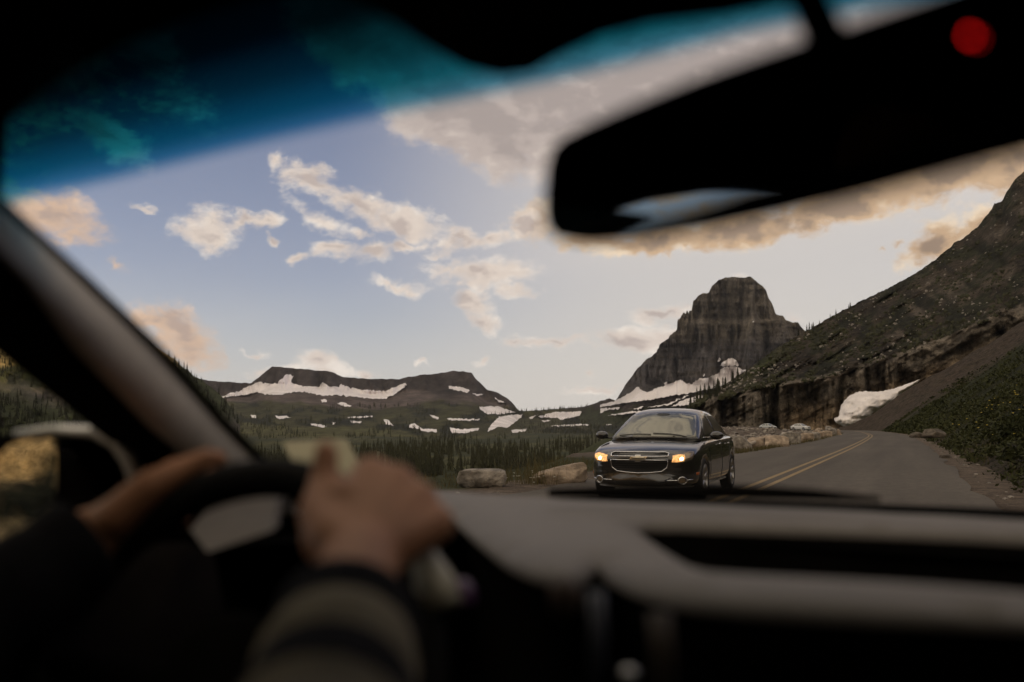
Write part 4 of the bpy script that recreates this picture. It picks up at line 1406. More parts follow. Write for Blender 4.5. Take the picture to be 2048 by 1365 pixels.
# bushes: each its own
for n in range(44):
    i = float(IY(trees_rg.uniform(14, 45) if n < 34 else trees_rg.uniform(45, 110)))
    d = abs(trees_rg.normal(0, 1)) * 2.6 + .55 if n < 34 else trees_rg.uniform(2, 12)
    c = slope_pt(np.array([i]), np.array([d]))[0]
    R = trees_rg.uniform(.35, .85)
    m_ = 420
    u = trees_rg.normal(size=(m_, 3)); u /= np.linalg.norm(u, axis=1)[:, None]
    rad = trees_rg.uniform(.35, 1, m_) ** .5 * (.7 + .6 * vnoise(u[:, 0] * 2 + n, u[:, 1] * 2, u[:, 2] * 2))
    pts = u * rad[:, None] * np.array([R, R, R * .75]); pts[:, 2] = np.abs(pts[:, 2]) * .95
    VB, TB = leaves(pts, .075, trees_rg)
    root = empty('bush', c - np.array([0, 0, .05]))
    f = big_mesh('foliage', VB, TB, leaf_m, n=4); f.parent = root
    st = MB()
    for k in range(5):
        e = u[k] * R * .7; st.tube([(0, 0, 0), (e[0] * .5, e[1] * .5, abs(e[2]) * .5 + .05), (e[0], e[1], abs(e[2]) + .1)], [.015, .01, .005], 5)
    st.build('stem', M['bark'], root)
    tag(root, 'low dark green bush on the grassy slope right of the road', 'bush', 'bushes on the right slope')
# white flowers by the boulders
fv, ft = [], []
for k in range(26):
    c = G(trees_rg.uniform(1012, 1130), trees_rg.uniform(960, 976)); h = trees_rg.uniform(.08, .22)
    for j in range(6):
        a = j * 1.047; o = len(fv)
        p = c + np.array([0, 0, h])
        fv += [p, p + np.array([math.cos(a) * .028, math.sin(a) * .028, .012]), p + np.array([math.cos(a + .8) * .028, math.sin(a + .8) * .028, .012])]; ft.append((o, o + 1, o + 2))
big_mesh('flowers', fv, ft, M['white_flower'], kind='stuff')
tag(bpy.data.objects['flowers'], 'tiny white flowers in the grass between two boulders', 'flowers')
yv, yt = [], []
for k in range(110):
    i = float(IY(trees_rg.uniform(12, 80))); d = trees_rg.uniform(.8, 9); p = slope_pt(np.array([i]), np.array([d]))[0] + np.array([0, 0, trees_rg.uniform(.25, .45)])
    r = .02 * (1 + p[1] / 30)
    o = len(yv); yv += list(iv * r * np.array([1, 1, .5]) + p); yt += [tuple(q + o) for q in it]
big_mesh('flowers', yv, yt, mat('yellow petals', (.42, .32, .04), .7), kind='stuff')
tag(bpy.data.objects['flowers.001'], 'small yellow flowers dotted over the right slope', 'flowers')


# ------------------------------------------------------------------ cars
def car_glass_mat():
    m = bpy.data.materials.new('tinted car glass')
    m.use_nodes = True; nt = m.node_tree; nt.nodes.clear(); N = nt.nodes.new; L = nt.links.new
    o = N('ShaderNodeOutputMaterial'); mx = N('ShaderNodeMixShader'); d = N('ShaderNodeBsdfPrincipled'); g = N('ShaderNodeBsdfGlossy')
    d.inputs['Base Color'].default_value = (.030, .030, .024, 1); d.inputs['Roughness'].default_value = .3
    g.inputs['Roughness'].default_value = .01; g.inputs['Color'].default_value = (.95, .93, .80, 1)
    lw = N('ShaderNodeLayerWeight'); lw.inputs[0].default_value = .35
    mr = N('ShaderNodeMapRange'); L(lw.outputs['Fresnel'], mr.inputs[0]); mr.inputs[3].default_value = .10; mr.inputs[4].default_value = .75
    L(mr.outputs[0], mx.inputs[0]); L(d.outputs[0], mx.inputs[1]); L(g.outputs[0], mx.inputs[2]); L(mx.outputs[0], o.inputs[0])
    return m


M['car_glass'] = car_glass_mat()
ST = [  # y, half width, z bottom, z shoulder, z top
    (0.00, .60, .30, .60, .66), (.05, .74, .24, .66, .735), (.18, .84, .215, .73, .80), (.42, .888, .20, .80, .865), (.80, .897, .20, .855, .920), (1.15, .898, .20, .895, .968),
    (1.7, .898, .19, .925, .985), (2.4, .898, .19, .945, .99), (3.1, .898, .19, .955, 1.0), (3.7, .892, .20, .965, 1.03), (4.1, .872, .22, .97, 1.06), (4.4, .83, .27, .95, 1.03), (4.55, .76, .36, .86, .95), (4.60, .66, .42, .78, .86)]


def loft(rings):
    n = len(rings[0]); v = [p for r in rings for p in r]
    f = grid_faces(len(rings), n, True)
    f.append(tuple(range(n))); f.append(tuple((len(rings) - 1) * n + k for k in range(n))[::-1])
    return v, f


def car_body_rings():
    R = []
    for (y, w, zb, zs, zt) in ST:
        h = zs - zb
        half = [(0, zb), (.6 * w, zb), (.90 * w, zb + .015), (.985 * w, zb + .10), (w, zb + .42 * h), (.992 * w, zb + .72 * h), (.965 * w, zs - .03), (.90 * w, zs + .012), (.72 * w, zs + .45 * (zt - zs)), (.36 * w, zt - .006), (0, zt)]
        ring = []
        bow = .26 * max(0, 1 - y / 1.0) ** 1.2; bowr = -.16 * max(0, (y - 3.9) / .7) ** 1.3
        for x, z in half: ring.append((x, y + (bow + bowr) * (x / .9) ** 2, z))
        for x, z in half[-2:0:-1]: ring.append((-x, y + (bow + bowr) * (x / .9) ** 2, z))
        R.append(ring)
    return R


ROOF = [(1.02, .965), (1.12, 1.0), (1.45, 1.17), (1.78, 1.335), (1.98, 1.415), (2.25, 1.462), (2.6, 1.476), (2.95, 1.462), (3.25, 1.42), (3.6, 1.30), (3.95, 1.13), (4.12, 1.05)]


def house_rings():
    R = []
    for (y, zr) in ROOF:
        wb = .80 - .05 * max(0, (1.6 - y) / .6) - .06 * max(0, (y - 3.3) / .8)
        zb = .93; h = max(zr - zb, .01)
        wt = wb - h * .42
        half = [(0, zb - .05), (wb, zb - .05), (wb, zb), (wb + (wt - wb) * .5 + .018 * min(1, h / .4), zb + h * .5), (wt + .02 * min(1, h / .4), zb + h * .84), (wt - .03, zb + h * .96), (wt * .55, zr + .012), (0, zr + .018)]
        ring = [(x, y + .10 * (x / .8) ** 2 * (1 if y < 2.2 else 0), z) for x, z in half]
        ring += [(-x, yy, z) for x, yy, z in ring[-2:0:-1]]
        R.append(ring)
    return R


def make_car(name, loc, rz, paint, label, cat='car', group=None, full=True):
    root = empty(name, loc, rz)
    tag(root, label, cat, group)
    mb = MB()
    v, f = loft(car_body_rings()); mb.add(v, f)
    body = mb.build('body', paint, root)
    modif(body, 'SUBSURF', levels=2, render_levels=2)
    bake(body)
    # wheel arches cut out of the body
    AX = [(.93, .326), (3.615, .326)]
    for sx_ in (-1, 1):
        for (y, z) in AX:
            cu = MB().lathe([(0, .56), (.372, .56), (.372, 1.1), (0, 1.1)], 40, Matrix.Translation((0, y, z)) @ Matrix.Scale(sx_, 4, (1, 0, 0))).build('cutter', paint, None, False, merge=1e-5)
            cu.location = root.location; cu.rotation_euler = root.rotation_euler
            bpy.context.view_layer.update()
            m = body.modifiers.new('b', 'BOOLEAN'); m.operation = 'DIFFERENCE'; m.object = cu; m.solver = 'EXACT'
            bake(body)
            bpy.data.objects.remove(cu)
    hb = MB(); v, f = loft(house_rings()); hb.add(v, f)
    house = hb.build('roof', paint, root); modif(house, 'SUBSURF', levels=2, render_levels=2); bake(house)
    for o in (body, house): o.data.polygons.foreach_set('use_smooth', [True] * len(o.data.polygons))
    bb = BVHTree.FromPolygons([x.co for x in body.data.vertices], [p.vertices[:] for p in body.data.polygons])
    hh_ = BVHTree.FromPolygons([x.co for x in house.data.vertices], [p.vertices[:] for p in house.data.polygons])

    def cast(tree, o, d):
        r = tree.ray_cast(Vector(o), Vector(d))
        return r[0], r[1]

    def patch(nm, outline, axis, tree, off, material, step=.04, thick=.012, parent=root, sgn=1, smooth=True):
        """a panel laid on the body: outline in the plane across `axis`, cast on to the skin"""
        V, Fc = poly_grid(outline, step)
        pts, back = [], []
        for a_, b_ in V:
            if axis == 'front': o, d = (a_, -3, b_), (0, 1, 0)
            elif axis == 'top': o, d = (a_, b_, 4), (0, 0, -1)
            else: o, d = (sgn * 3, a_, b_), (-sgn, 0, 0)
            p, n = cast(tree, o, d)
            if p is None:
                p, n, _i, _d = tree.find_nearest(Vector((a_, .1, b_)) if axis == 'front' else Vector((a_, b_, 1.0)) if axis == 'top' else Vector((sgn * .8, a_, b_)))
            if n.dot(Vector(d)) > 0: n = -n
            pts.append(p + n * off); back.append(p + n * (off - thick))
        n = len(pts); edge = {}
        for t in Fc:
            for i in range(3):
                e = (t[i], t[(i + 1) % 3]); k = tuple(sorted(e)); edge[k] = None if k in edge else e
        fs = list(Fc) + [(e[0], e[1], e[1] + n, e[0] + n) for e in edge.values() if e]
        o = mesh_obj(nm, pts + back, fs, material, parent, smooth)
        bm = bmesh.new(); bm.from_mesh(o.data); bmesh.ops.recalc_face_normals(bm, faces=bm.faces); bm.to_mesh(o.data); bm.free()
        return o

    def line(pts2, axis, tree, off, sgn=1):
        out = []
        for k in range(len(pts2) - 1):
            for t in np.linspace(0, 1, 7)[:-1] if k < len(pts2) - 2 else np.linspace(0, 1, 7):
                a_, b_ = np.array(pts2[k]) * (1 - t) + np.array(pts2[k + 1]) * t
                if axis == 'front': o, d = (a_, -3, b_), (0, 1, 0)
                elif axis == 'top': o, d = (a_, b_, 4), (0, 0, -1)
                else: o, d = (sgn * 3, a_, b_), (-sgn, 0, 0)
                p, n = cast(tree, o, d)
                if p is None: continue
                if n.dot(Vector(d)) > 0: n = -n
                out.append(p + n * off)
        return out

    # glazing
    ws = [(-.70, 1.17), (-.35, 1.08), (0, 1.06), (.35, 1.08), (.70, 1.17), (.625, 1.55), (.555, 1.93), (.3, 1.885), (0, 1.875), (-.3, 1.885), (-.555, 1.93), (-.625, 1.55)]
    wsh = patch('windshield', ws, 'top', hh_, .006, M['car_glass'], .06)
    patch('rear_window', [(-.60, 3.42), (.60, 3.42), (.64, 3.95), (-.64, 3.95)], 'top', hh_, .006, M['car_glass'], .08)
    for sg in (1, -1):
        patch('side_window', [(1.46, .985), (2.46, .99), (2.40, 1.39), (2.08, 1.385), (1.80, 1.255)], 'side', hh_, .006, M['car_glass'], .08, sgn=sg)
        patch('side_window', [(2.54, .99), (3.42, 1.0), (3.56, 1.06), (3.30, 1.30), (3.02, 1.375), (2.50, 1.39)], 'side', hh_, .006, M['car_glass'], .08, sgn=sg)
    # wheels
    for sg in (1, -1):
        for (y, z) in AX:
            T = Matrix.Translation((sg * .79, y, z)) @ Matrix.Scale(sg, 4, (1, 0, 0))
            wroot = MB().lathe([(.20, -.09), (.29, -.10), (.322, -.085), (.326, -.05), (.326, .05), (.322, .085), (.29, .10), (.235, .095), (.228, .04), (.20, .0), (.20, -.09)], 40, T).build('wheel', M['rubber'], root, merge=1e-5)
            rim = MB().lathe([(.236, .097), (.226, .099), (.215, .085), (.212, .02), (.0, .015)], 36, T)
            rim.lathe([(.0, .075), (.045, .075), (.06, .06), (.06, .02)], 16, T)
            for k in range(5):
                for dlt in (-.17, .17):
                    a = 2 * math.pi * k / 5 + .3
                    p0 = np.array([.062, .045 * math.cos(a), .045 * math.sin(a)]); p1 = np.array([.080, .222 * math.cos(a + dlt), .222 * math.sin(a + dlt)])
                    tv, tf = tube_verts([p0, p1], [.020, .017], 6)
                    rim.add([tuple(T @ Vector(q)) for q in tv], tf)
            rim.build('rim', M['alloy'], wroot)
            if full:
                MB().lathe([(0, .012), (.205, .012), (.205, .016), (0, .017)], 24, T).build('hub_shadow', M['mesh_black'], wroot)
    # mirrors
    for sg in (1, -1):
        mb = MB(); mb.ball((sg * .99, 1.42, 1.01), (.115, .075, .072), 8); mb.box((sg * .88, 1.44, .965), (.07, .02, .015))
        mo = mb.build('side_mirror', paint, root)
    if not full:
        for sg in (1, -1):
            patch('headlight', [(sg * .50, .60), (sg * .76, .66), (sg * .78, .74), (sg * .52, .70)], 'front', bb, .006, M['lens'], .08)
        patch('grille', [(-.40, .42), (.40, .42), (.44, .68), (-.44, .68)], 'front', bb, .006, M['mesh_black'], .1)
        return root
    # grille: two openings with chrome surrounds, cross bar, emblem
    up_o = [(-.455, .690), (.455, .690), (.462, .735), (.40, .752), (-.40, .752), (-.462, .735)]
    lo_o = [(-.462, .640), (.462, .640), (.440, .52), (.36, .462), (.18, .438), (0, .432), (-.18, .438), (-.36, .462), (-.440, .52)]
    g = patch('grille', lo_o, 'front', bb, .004, M['mesh_black'], .04)
    patch('upper_grille', up_o, 'front', bb, .004, M['mesh_black'], .05, parent=g)
    ch = MB()
    for ol in (up_o, lo_o):
        p = line(ol + [ol[0]], 'front', bb, .012)
        ch.tube(p, .0095, 6)
    ch.build('grille_surround', M['chrome'], g)
    sl = MB()
    for z in (.60, .565, .53, .495):
        sl.tube(line([(-.44 + (.6 - z) * .5, z), (0, z), (.44 - (.6 - z) * .5, z)], 'front', bb, .008), .004, 5)
    sl.build('grille_slat', M['blackplastic'], g)
    # bow-tie shaped emblem
    em = [(-.145, .636), (-.112, .688), (-.042, .688), (-.042, .708), (.044, .708), (.044, .688), (.148, .688), (.116, .636), (.042, .636), (.042, .614), (-.044, .614), (-.044, .636)]
    patch('emblem', em, 'front', bb, .022, M['chrome'], .03, thick=.02, parent=g, smooth=False)
    em2 = [(a * .84 + .0, .66 + (b - .66) * .76) for a, b in em]
    patch('emblem_field', em2, 'front', bb, .025, M['gold'], .03, thick=.004, parent=g, smooth=False)
    for sg in (1, -1):
        hl = [(sg * .505, .600), (sg * .60, .594), (sg * .70, .606), (sg * .79, .650), (sg * .815, .705), (sg * .80, .765), (sg * .74, .770), (sg * .62, .735), (sg * .515, .712)]
        h = patch('headlight', hl, 'front', bb, .008, M['lens'], .03)
        lo_ = [(sg * .515, .612), (sg * .60, .606), (sg * .69, .622), (sg * .705, .66), (sg * .69, .712), (sg * .61, .716), (sg * .525, .700)] if sg > 0 else [(-.52, .615), (-.60, .606), (-.70, .620), (-.775, .660), (-.79, .715), (-.72, .735), (-.62, .720), (-.53, .70)]
        patch('lamp', lo_, 'front', bb, .014, M['lamp'], .03, thick=.006, parent=h)
        ol = [(sg * .655 + .026 * math.cos(t), .652 + .026 * math.sin(t)) for t in np.linspace(0, 2 * math.pi, 14)[:-1]]
        patch('bulb', ol, 'front', bb, .020, M['lamp_hot'], .03, thick=.006, parent=h)
        # fog lamps: ring and two chrome whiskers
        fx_, fz_ = .665, .325
        p = line([(sg * fx_ + .058 * math.cos(t), fz_ + .052 * math.sin(t)) for t in np.linspace(0, 2 * math.pi, 13)], 'front', bb, .012)
        ol = [(sg * fx_ + .05 * math.cos(t), fz_ + .045 * math.sin(t)) for t in np.linspace(0, 2 * math.pi, 14)[:-1]]
        fo = patch('fog_light', ol, 'front', bb, .008, M['lens'], .03)
        MB().tube(p, .009, 6).tube(line([(sg * .44, .320), (sg * .60, .325)], 'front', bb, .010), .007, 6).tube(line([(sg * .73, .332), (sg * .80, .338)], 'front', bb, .010), .007, 6).build('chrome_ring', M['chrome'], fo)
        patch('marker_light', [(.41, .40), (.50, .40), (.50, .44), (.41, .44)], 'side', bb, .005, M['amber'], .05, sgn=sg)
        for y in (2.20, 3.08):
            MB().tube(line([(y, .852), (y + .09, .858), (y + .18, .858)], 'side', bb, .028, sg), .011, 6).build('door_handle', M['chrome'], root)
        for ys in ([(2.50, .90), (2.52, .55), (2.48, .30)], [(1.36, .88), (1.40, .6), (1.40, .34)], [(3.42, .93), (3.30, .62), (3.20, .50)]):
            MB().tube(line(ys, 'side', bb, .0008, sg), .004, 5).build('door_seam', M['blackplastic'], root)
        MB().tube(line([(1.42, .972), (2.0, .978), (2.9, .985), (3.5, .995)], 'side', hh_, .010, sg), .008, 6).build('window_trim', M['chrome'], root)
        MB().tube(line([(1.36, .245), (2.3, .235), (3.2, .245)], 'side', bb, .012, sg), .011, 6).build('sill_trim', M['silver'], root)
        # wipers
    wp = MB()
    for x0, x1 in ((.55, -.02), (-.05, -.60)):
        p = line([(x0, 1.12), ((x0 + x1) / 2, 1.15), (x1, 1.16)], 'top', hh_, .016); wp.tube(p, .008, 5)
    wp.build('wiper', M['blackplastic'], root)
    patch('lower_intake', [(-.42, .25), (.42, .25), (.50, .36), (-.50, .36)], 'front', bb, .003, M['mesh_black'], .08)
    MB().tube(line([(-.80, .232), (-.4, .222), (0, .218), (.4, .222), (.80, .232)], 'front', bb, .010), .012, 6).build('bumper_lip', M['silver'], root)
    nz_ = MB()
    for x in (-.28, .28): nz_.box(tuple(line([(x, .98), (x, .99)], 'top', bb, .008)[0]), (.018, .01, .006))
    nz_.build('washer_jet', M['blackplastic'], root)
    ol = [(.12 * math.cos(t), 1.83 + .05 * math.sin(t)) for t in np.linspace(0, 2 * math.pi, 12)[:-1]]
    patch('sensor_patch', ol, 'top', hh_, .009, M['blackplastic'], .05, thick=.004, parent=wsh)
    MB().tube([(0.0, 3.1, 1.45), (0.0, 3.25, 1.53)], .006, 5).build('antenna', M['blackplastic'], root)
    return root


make_car('oncoming_car', (-3.93, 15.35, .03), 0.0, M['paint'], 'black sedan with lit headlights coming towards us in the other lane')
silver_p = mat('pale silver paint', (.50, .52, .50), .3, coat=.6, var=.03)
white_p = mat('white paint', (.70, .70, .68), .35, coat=.6, var=.03)
grey_p = mat('grey paint', (.20, .20, .20), .3, coat=.6, var=.03)
for (px, py, r, rz, pm, lab) in ((1551, 861.5, 236, .9, silver_p, 'pale silver parked car on its own below the dark crack in the cliff'), (1600, 860.5, 246, .3, grey_p, 'grey parked car half hidden behind the white one by the cliff'),
                                 (1619, 861.5, 226, 1.0, white_p, 'white parked car, rightmost of the three by the cliff')):
    c = PH(px, py, r)
    make_car('parked_car', (c[0], c[1], float(ground_z(c[0:1], c[1:2])[0]) - .0), rz, pm, lab, group='cars parked by the cliff', full=False)

# ------------------------------------------------------------------ the car we sit in
XC = -.12                                        # its centre line
cabin = empty('car_cabin', (XC, .6, 0))
tag(cabin, 'dark car interior around us with beige pillar, grey dashboard and blue tinted windscreen', 'car')
CABO = np.array([XC, .6, 0.0])


def loc(v): return [np.asarray(p, float) - CABO for p in v]


def cpart(mb, name, mats, parent=None, smooth=True, merge=0.0, bevel=0.0, seg=3):
    """a part of the cabin, given in world coordinates"""
    mb.v = [tuple(np.asarray(p, float) - CABO) for p in mb.v]
    o = mb.build(name, mats, parent or cabin, smooth, merge)
    if bevel:
        modif(o, 'BEVEL', width=bevel, segments=seg, limit_method='ANGLE', angle_limit=.6)
    return o


def ws_y(x, z):                                   # windscreen surface
    dx = x - XC
    return 1.40 - .33 * dx * dx - (z - 1.06) * 2.12


def hit_ws(px, py):
    q = ray(px, py); lo, hi = .2, 3.0
    for _ in range(50):
        m = (lo + hi) / 2; p = CAM + q * m
        if p[1] > ws_y(p[0], p[2]): hi = m
        else: lo = m
    return CAM + q * lo


hd = np.array([hit_ws(*p) for p in [(0, 262), (80, 205), (160, 150), (250, 100), (330, 62), (440, 30), (560, 2)]])
td = np.array([hit_ws(*p) for p in [(60, 388), (135, 370), (310, 325), (525, 280), (770, 215), (925, 185), (1024, 165), (1264, 108), (1524, 50)]])
hfit = np.polyfit(hd[:, 0] - XC, hd[:, 2], 2)
tfit = np.polyfit(td[:, 0] - XC, td[:, 2], 2)


def z_head(x):
    dx = np.abs(x - XC)
    a = np.polyval(hfit, -np.clip(dx, np.abs(hd[:, 0] - XC).min(), .9))
    return np.minimum(a, 1.56)


xs = np.linspace(-.86, .62, 60)
V, BA = [], []
for i in range(24):
    for x in xs:
        zt_ = float(z_head(x)) + .01
        z = 1.04 + (zt_ - 1.04) * i / 23
        V.append((x, ws_y(x, z), z)); BA.append((z - np.polyval(tfit, x - XC)))
BA = np.array(BA)
BA = np.where(BA > 0, BA * np.interp([v[0] for v in V], [-.7, -.3, -.12, .1], [1.25, 1.25, 1.9, 2.2]), BA)
gm = bpy.data.materials.new('windscreen glass with tint band')
gm.use_nodes = True; nt = gm.node_tree; nt.nodes.clear(); N = nt.nodes.new; L = nt.links.new
no = N('ShaderNodeOutputMaterial'); mx = N('ShaderNodeMixShader'); tr = N('ShaderNodeBsdfTransparent'); gl = N('ShaderNodeBsdfGlossy')
gl.inputs['Roughness'].default_value = .02; mx.inputs[0].default_value = .012
at = N('ShaderNodeAttribute'); at.attribute_name = 'band'
mr = N('ShaderNodeMapRange'); L(at.outputs['Fac'], mr.inputs[0]); mr.inputs[1].default_value = -.014; mr.inputs[2].default_value = .072
cr = N('ShaderNodeValToRGB'); L(mr.outputs[0], cr.inputs[0])
e = cr.color_ramp.elements
e[0].position = .12; e[0].color = (.93, .93, .93, 1)
e[1].position = 1.0; e[1].color = (.0001, .0004, .0008, 1)
for p_, c_ in ((.17, (.10, .38, .58)), (.27, (.010, .19, .28)), (.45, (.003, .060, .085)), (.66, (.0003, .006, .009))):
    k = e.new(p_); k.color = (*c_, 1)
L(cr.outputs[0], tr.inputs[0]); L(tr.outputs[0], mx.inputs[1]); L(gl.outputs[0], mx.inputs[2]); L(mx.outputs[0], no.inputs[0])
wsg = mesh_obj('windscreen', loc(V), grid_faces(24, len(xs)), gm, cabin, attrs={'band': BA})

# roof lining with the header rail
mb = MB(); V = []
rows = [(0.0, 0.004), (.05, .035), (.12, .05), (.5, .06), (1.2, .06), (1.9, .02)]
for (dy, dz) in rows:
    for x in xs:
        zh = float(z_head(x)); y0 = ws_y(x, zh)
        crown = 1.56 - .05 * ((x - XC) / .75) ** 4
        zz = zh + dz if dy < .13 else crown
        V.append((x, y0 - dy, max(zz, zh - .002)))
mb.add(V, grid_faces(len(rows), len(xs)))
V2 = [(p[0], p[1] + .0, p[2] + .05) for p in V]
mb.add(V2, grid_faces(len(rows), len(xs)))
cpart(mb, 'headliner', M['liner'])

# A pillar: rubber seal, cloth trim, dark door frame
STN = [  # photo rows along the pillar: seal edge, trim start, trim end, window edge, depth
    ((640, 1030), (612, 1030), (475, 1030), (390, 1030), 1.38), ((546, 930), (525, 930), (388, 930), (282, 930), 1.26), ((470, 855), (448, 855), (300, 855), (182, 855), 1.15), ((322, 690), (298, 690), (142, 690), (-25, 690), .98),
    ((186, 560), (160, 560), (50, 560), (-190, 560), .86), ((12, 400), (-12, 400), (-105, 400), (-390, 400), .75), ((-170, 250), (-190, 250), (-270, 250), (-560, 250), .66)]


def section(name, a, b, material, bulge, extra=0.0, parent=None, tilt=0.0):
    mb = MB(); V = []
    for st in STN:
        d = st[4]
        A_ = P(*st[a], d + extra); B_ = P(*st[b], d + extra - tilt)
        axis = ray(*st[a]); axis = axis / np.linalg.norm(axis)
        n = 9
        for k in range(n):
            t = k / (n - 1)
            V.append(A_ + (B_ - A_) * t - axis * bulge * math.sin(math.pi * t) ** .7)
        V.append(B_ + axis * .05); V.append(A_ + axis * .05)
    mb.add(V, grid_faces(len(STN), 11, True))
    mb.f.append(tuple(range(11))); mb.m.append(0)
    mb.f.append(tuple((len(STN) - 1) * 11 + k for k in range(11))); mb.m.append(0)
    o = cpart(mb, name, material, parent)
    return o


section('pillar_trim', 1, 2, M['trim'], .020, 0, None, .13)
section('door_seal', 0, 1, M['dark'], .004, .004)
section('door_frame', 2, 3, M['dark'], .012, -.126, None, -.08)

# dashboard pad: one moulding with a deep tray on the passenger side
ZD = 1.112
FAR = [(250, 985), (420, 950), (560, 948), (700, 952), (800, 962), (880, 976), (1000, 986), (1130, 994), (1250, 1000), (1450, 1006), (1600, 1012), (1800, 1021), (2048, 1034), (2500, 1060), (3000, 1090)]
NEARE = [(3000, 1310), (2500, 1240), (2048, 1208), (1800, 1200), (1620, 1192), (1500, 1185), (1410, 1177), (1340, 1166), (1280, 1151), (1235, 1134), (1210, 1118), (1196, 1106), (1186, 1110), (1172, 1124), (1130, 1134), (1080, 1126), (1030, 1108), (1000, 1090), (960, 1062), (930, 1038), (900, 1015), (870, 1000), (800, 996), (640, 1000), (520, 1006), (380, 1024), (250, 1040)]
HOLE = [(1262, 1036), (1400, 1038), (1600, 1044), (1800, 1050), (2048, 1060), (2500, 1085), (2900, 1108), (2900, 1250), (2500, 1198), (2048, 1168), (1800, 1149), (1620, 1141), (1500, 1135), (1450, 1131), (1410, 1122), (1370, 1105), (1330, 1082), (1290, 1056)]


def onpad(p):
    q = G(np.array([p[0]]), np.array([p[1]]), ZD)[0]
    return q[:2]


def smooth_loop(pts, it=2):
    p = np.array(pts, float)
    for _ in range(it):
        q = np.roll(p, -1, 0)
        p = np.stack([p * .75 + q * .25, p * .25 + q * .75], 1).reshape(-1, 2)
    return p


outer = smooth_loop([onpad(p) for p in FAR + NEARE], 1); hole = smooth_loop([onpad(p) for p in HOLE], 1)
allp = [Vector(p) for p in outer] + [Vector(p) for p in hole]
no_, nh_ = len(outer), len(hole)
xg, yg = np.meshgrid(np.arange(-1.1, 1.2, .035), np.arange(.3, 1.6, .035)); xg = xg.ravel(); yg = yg.ravel()
okk = in_poly(xg, yg, outer) & ~in_poly(xg, yg, hole)
allp += [Vector((a, b)) for a, b in zip(xg[okk], yg[okk])]
r_ = delaunay_2d_cdt(allp, [(i, (i + 1) % no_) for i in range(no_)] + [(no_ + i, no_ + (i + 1) % nh_) for i in range(nh_)], [], 0, 1e-6)
dv_ = np.array([tuple(p) for p in r_[0]]); tri = []
for t in r_[2]:
    c = dv_[list(t)].mean(0)
    if in_poly(c[:1], c[1:], outer)[0] and not in_poly(c[:1], c[1:], hole)[0]: tri.append(tuple(t))


def seg_dist(p, loop):
    a = loop; b = np.roll(loop, -1, 0); ab = b - a
    t = np.clip(((p[:, None] - a) * ab).sum(-1) / ((ab * ab).sum(-1) + 1e-12), 0, 1)
    return np.linalg.norm(p[:, None] - (a + ab * t[..., None]), axis=-1).min(1)


de = np.minimum(seg_dist(dv_, outer), seg_dist(dv_, hole))
top = np.c_[dv_, ZD - .010 * np.exp(-de / .014)]               # rolled edges
edge = {}
for t in tri:
    for i in range(3):
        e_ = (t[i], t[(i + 1) % 3]); k = tuple(sorted(e_)); edge[k] = None if k in edge else e_
n0 = len(top)
bot = top.copy(); bot[:, 2] = ZD - .017
mb = MB(); mb.add(list(top) + list(bot), list(tri) + [(e_[0], e_[1], e_[1] + n0, e_[0] + n0) for e_ in edge.values() if e_])
dash = cpart(mb, 'dashboard', M['dash'])
# dark tray in the pad
mb = MB(); hv = [(p[0], p[1], ZD - .0165) for p in hole] + [(p[0], p[1], ZD - .16) for p in hole]
mb.add(hv, [(i, (i + 1) % nh_, (i + 1) % nh_ + nh_, i + nh_) for i in range(nh_)] + [tuple(range(nh_, 2 * nh_))])
cpart(mb, 'tray', M['dark'], dash, False)
# front face of the dashboard below the pad
ne = smooth_loop([onpad(p) for p in NEARE], 1)[:-2]
mb = MB(); V = []
for dz, dy in ((.016, .014), (.10, .05), (.2, .07), (.45, .02), (.60, .16)):
    for p in ne: V.append((p[0], p[1] + dy, ZD - dz))
mb.add(V, grid_faces(5, len(ne)))
cpart(mb, 'fascia', M['dark'], dash)
# cowl and bonnet outside the glass
mb = MB(); V = []
bx = np.linspace(-.92, .68, 30)
for y, z in ((1.16, 1.085), (1.36, 1.087), (1.48, 1.108), (1.60, 1.102), (1.9, 1.072), (2.3, .99), (2.55, .89), (2.62, .74)):
    for x in bx:
        V.append((x, y - .25 * (x - XC) ** 2, z - .035 * ((x - XC) / .8) ** 4 - .0 * y))
mb.add(V, grid_faces(8, 30))
cpart(mb, 'bonnet', mat('dark bonnet paint', (.006, .006, .006), .8, var=.1, spec=0.0))
# wiper parked along the foot of the windscreen
pts = [hit_ws(x, y) + np.array([0, .015, .010]) for x, y in ((1090, 1003), (1250, 1001), (1450, 1001), (1620, 1008), (1760, 1018))]
cpart(MB().tube(pts, [.006, .009, .009, .007, .003], 8), 'wiper', M['dark'])

# centre stack trims and knob
mb = MB()
mb.tube([P(1192, 1185, .66), P(1196, 1270, .655), P(1188, 1400, .65)], .0060, 8)
cpart(mb, 'stack_trim', M['blue_grey'], dash)
mb = MB(); mb.tube([P(1318, 1225, .62), P(1325, 1300, .615), P(1326, 1420, .61)], .0075, 8)
cpart(mb, 'stack_trim', M['cream'] if False else mat('dull brown trim', (.055, .040, .028), .6), dash)
cpart(MB().ball(P(1258, 1347, .63), (.006, .006, .004), 8), 'knob', M['silver'], dash)
cpart(MB().ball(P(1130, 1195, .70), (.012, .01, .016), 8), 'knob', mat('brown knob', (.06, .04, .03), .5), dash)
# instrument panel seen through the wheel
mb = MB()
q = [P(415, 1105, 1.04), P(545, 1062, 1.0), P(553, 985, 1.03), P(440, 990, 1.10), P(380, 1060, 1.1)]
c_ = np.mean(q, 0); back = [p + FV * .03 for p in q]
mb.add(q + back, [(0, 1, 2, 3, 4), (9, 8, 7, 6, 5)] + [(i, (i + 1) % 5, (i + 1) % 5 + 5, i + 5) for i in range(5)])
cpart(mb, 'instrument_panel', mat('grey instrument panel', (.20, .18, .17), .5, var=.1), dash, False)
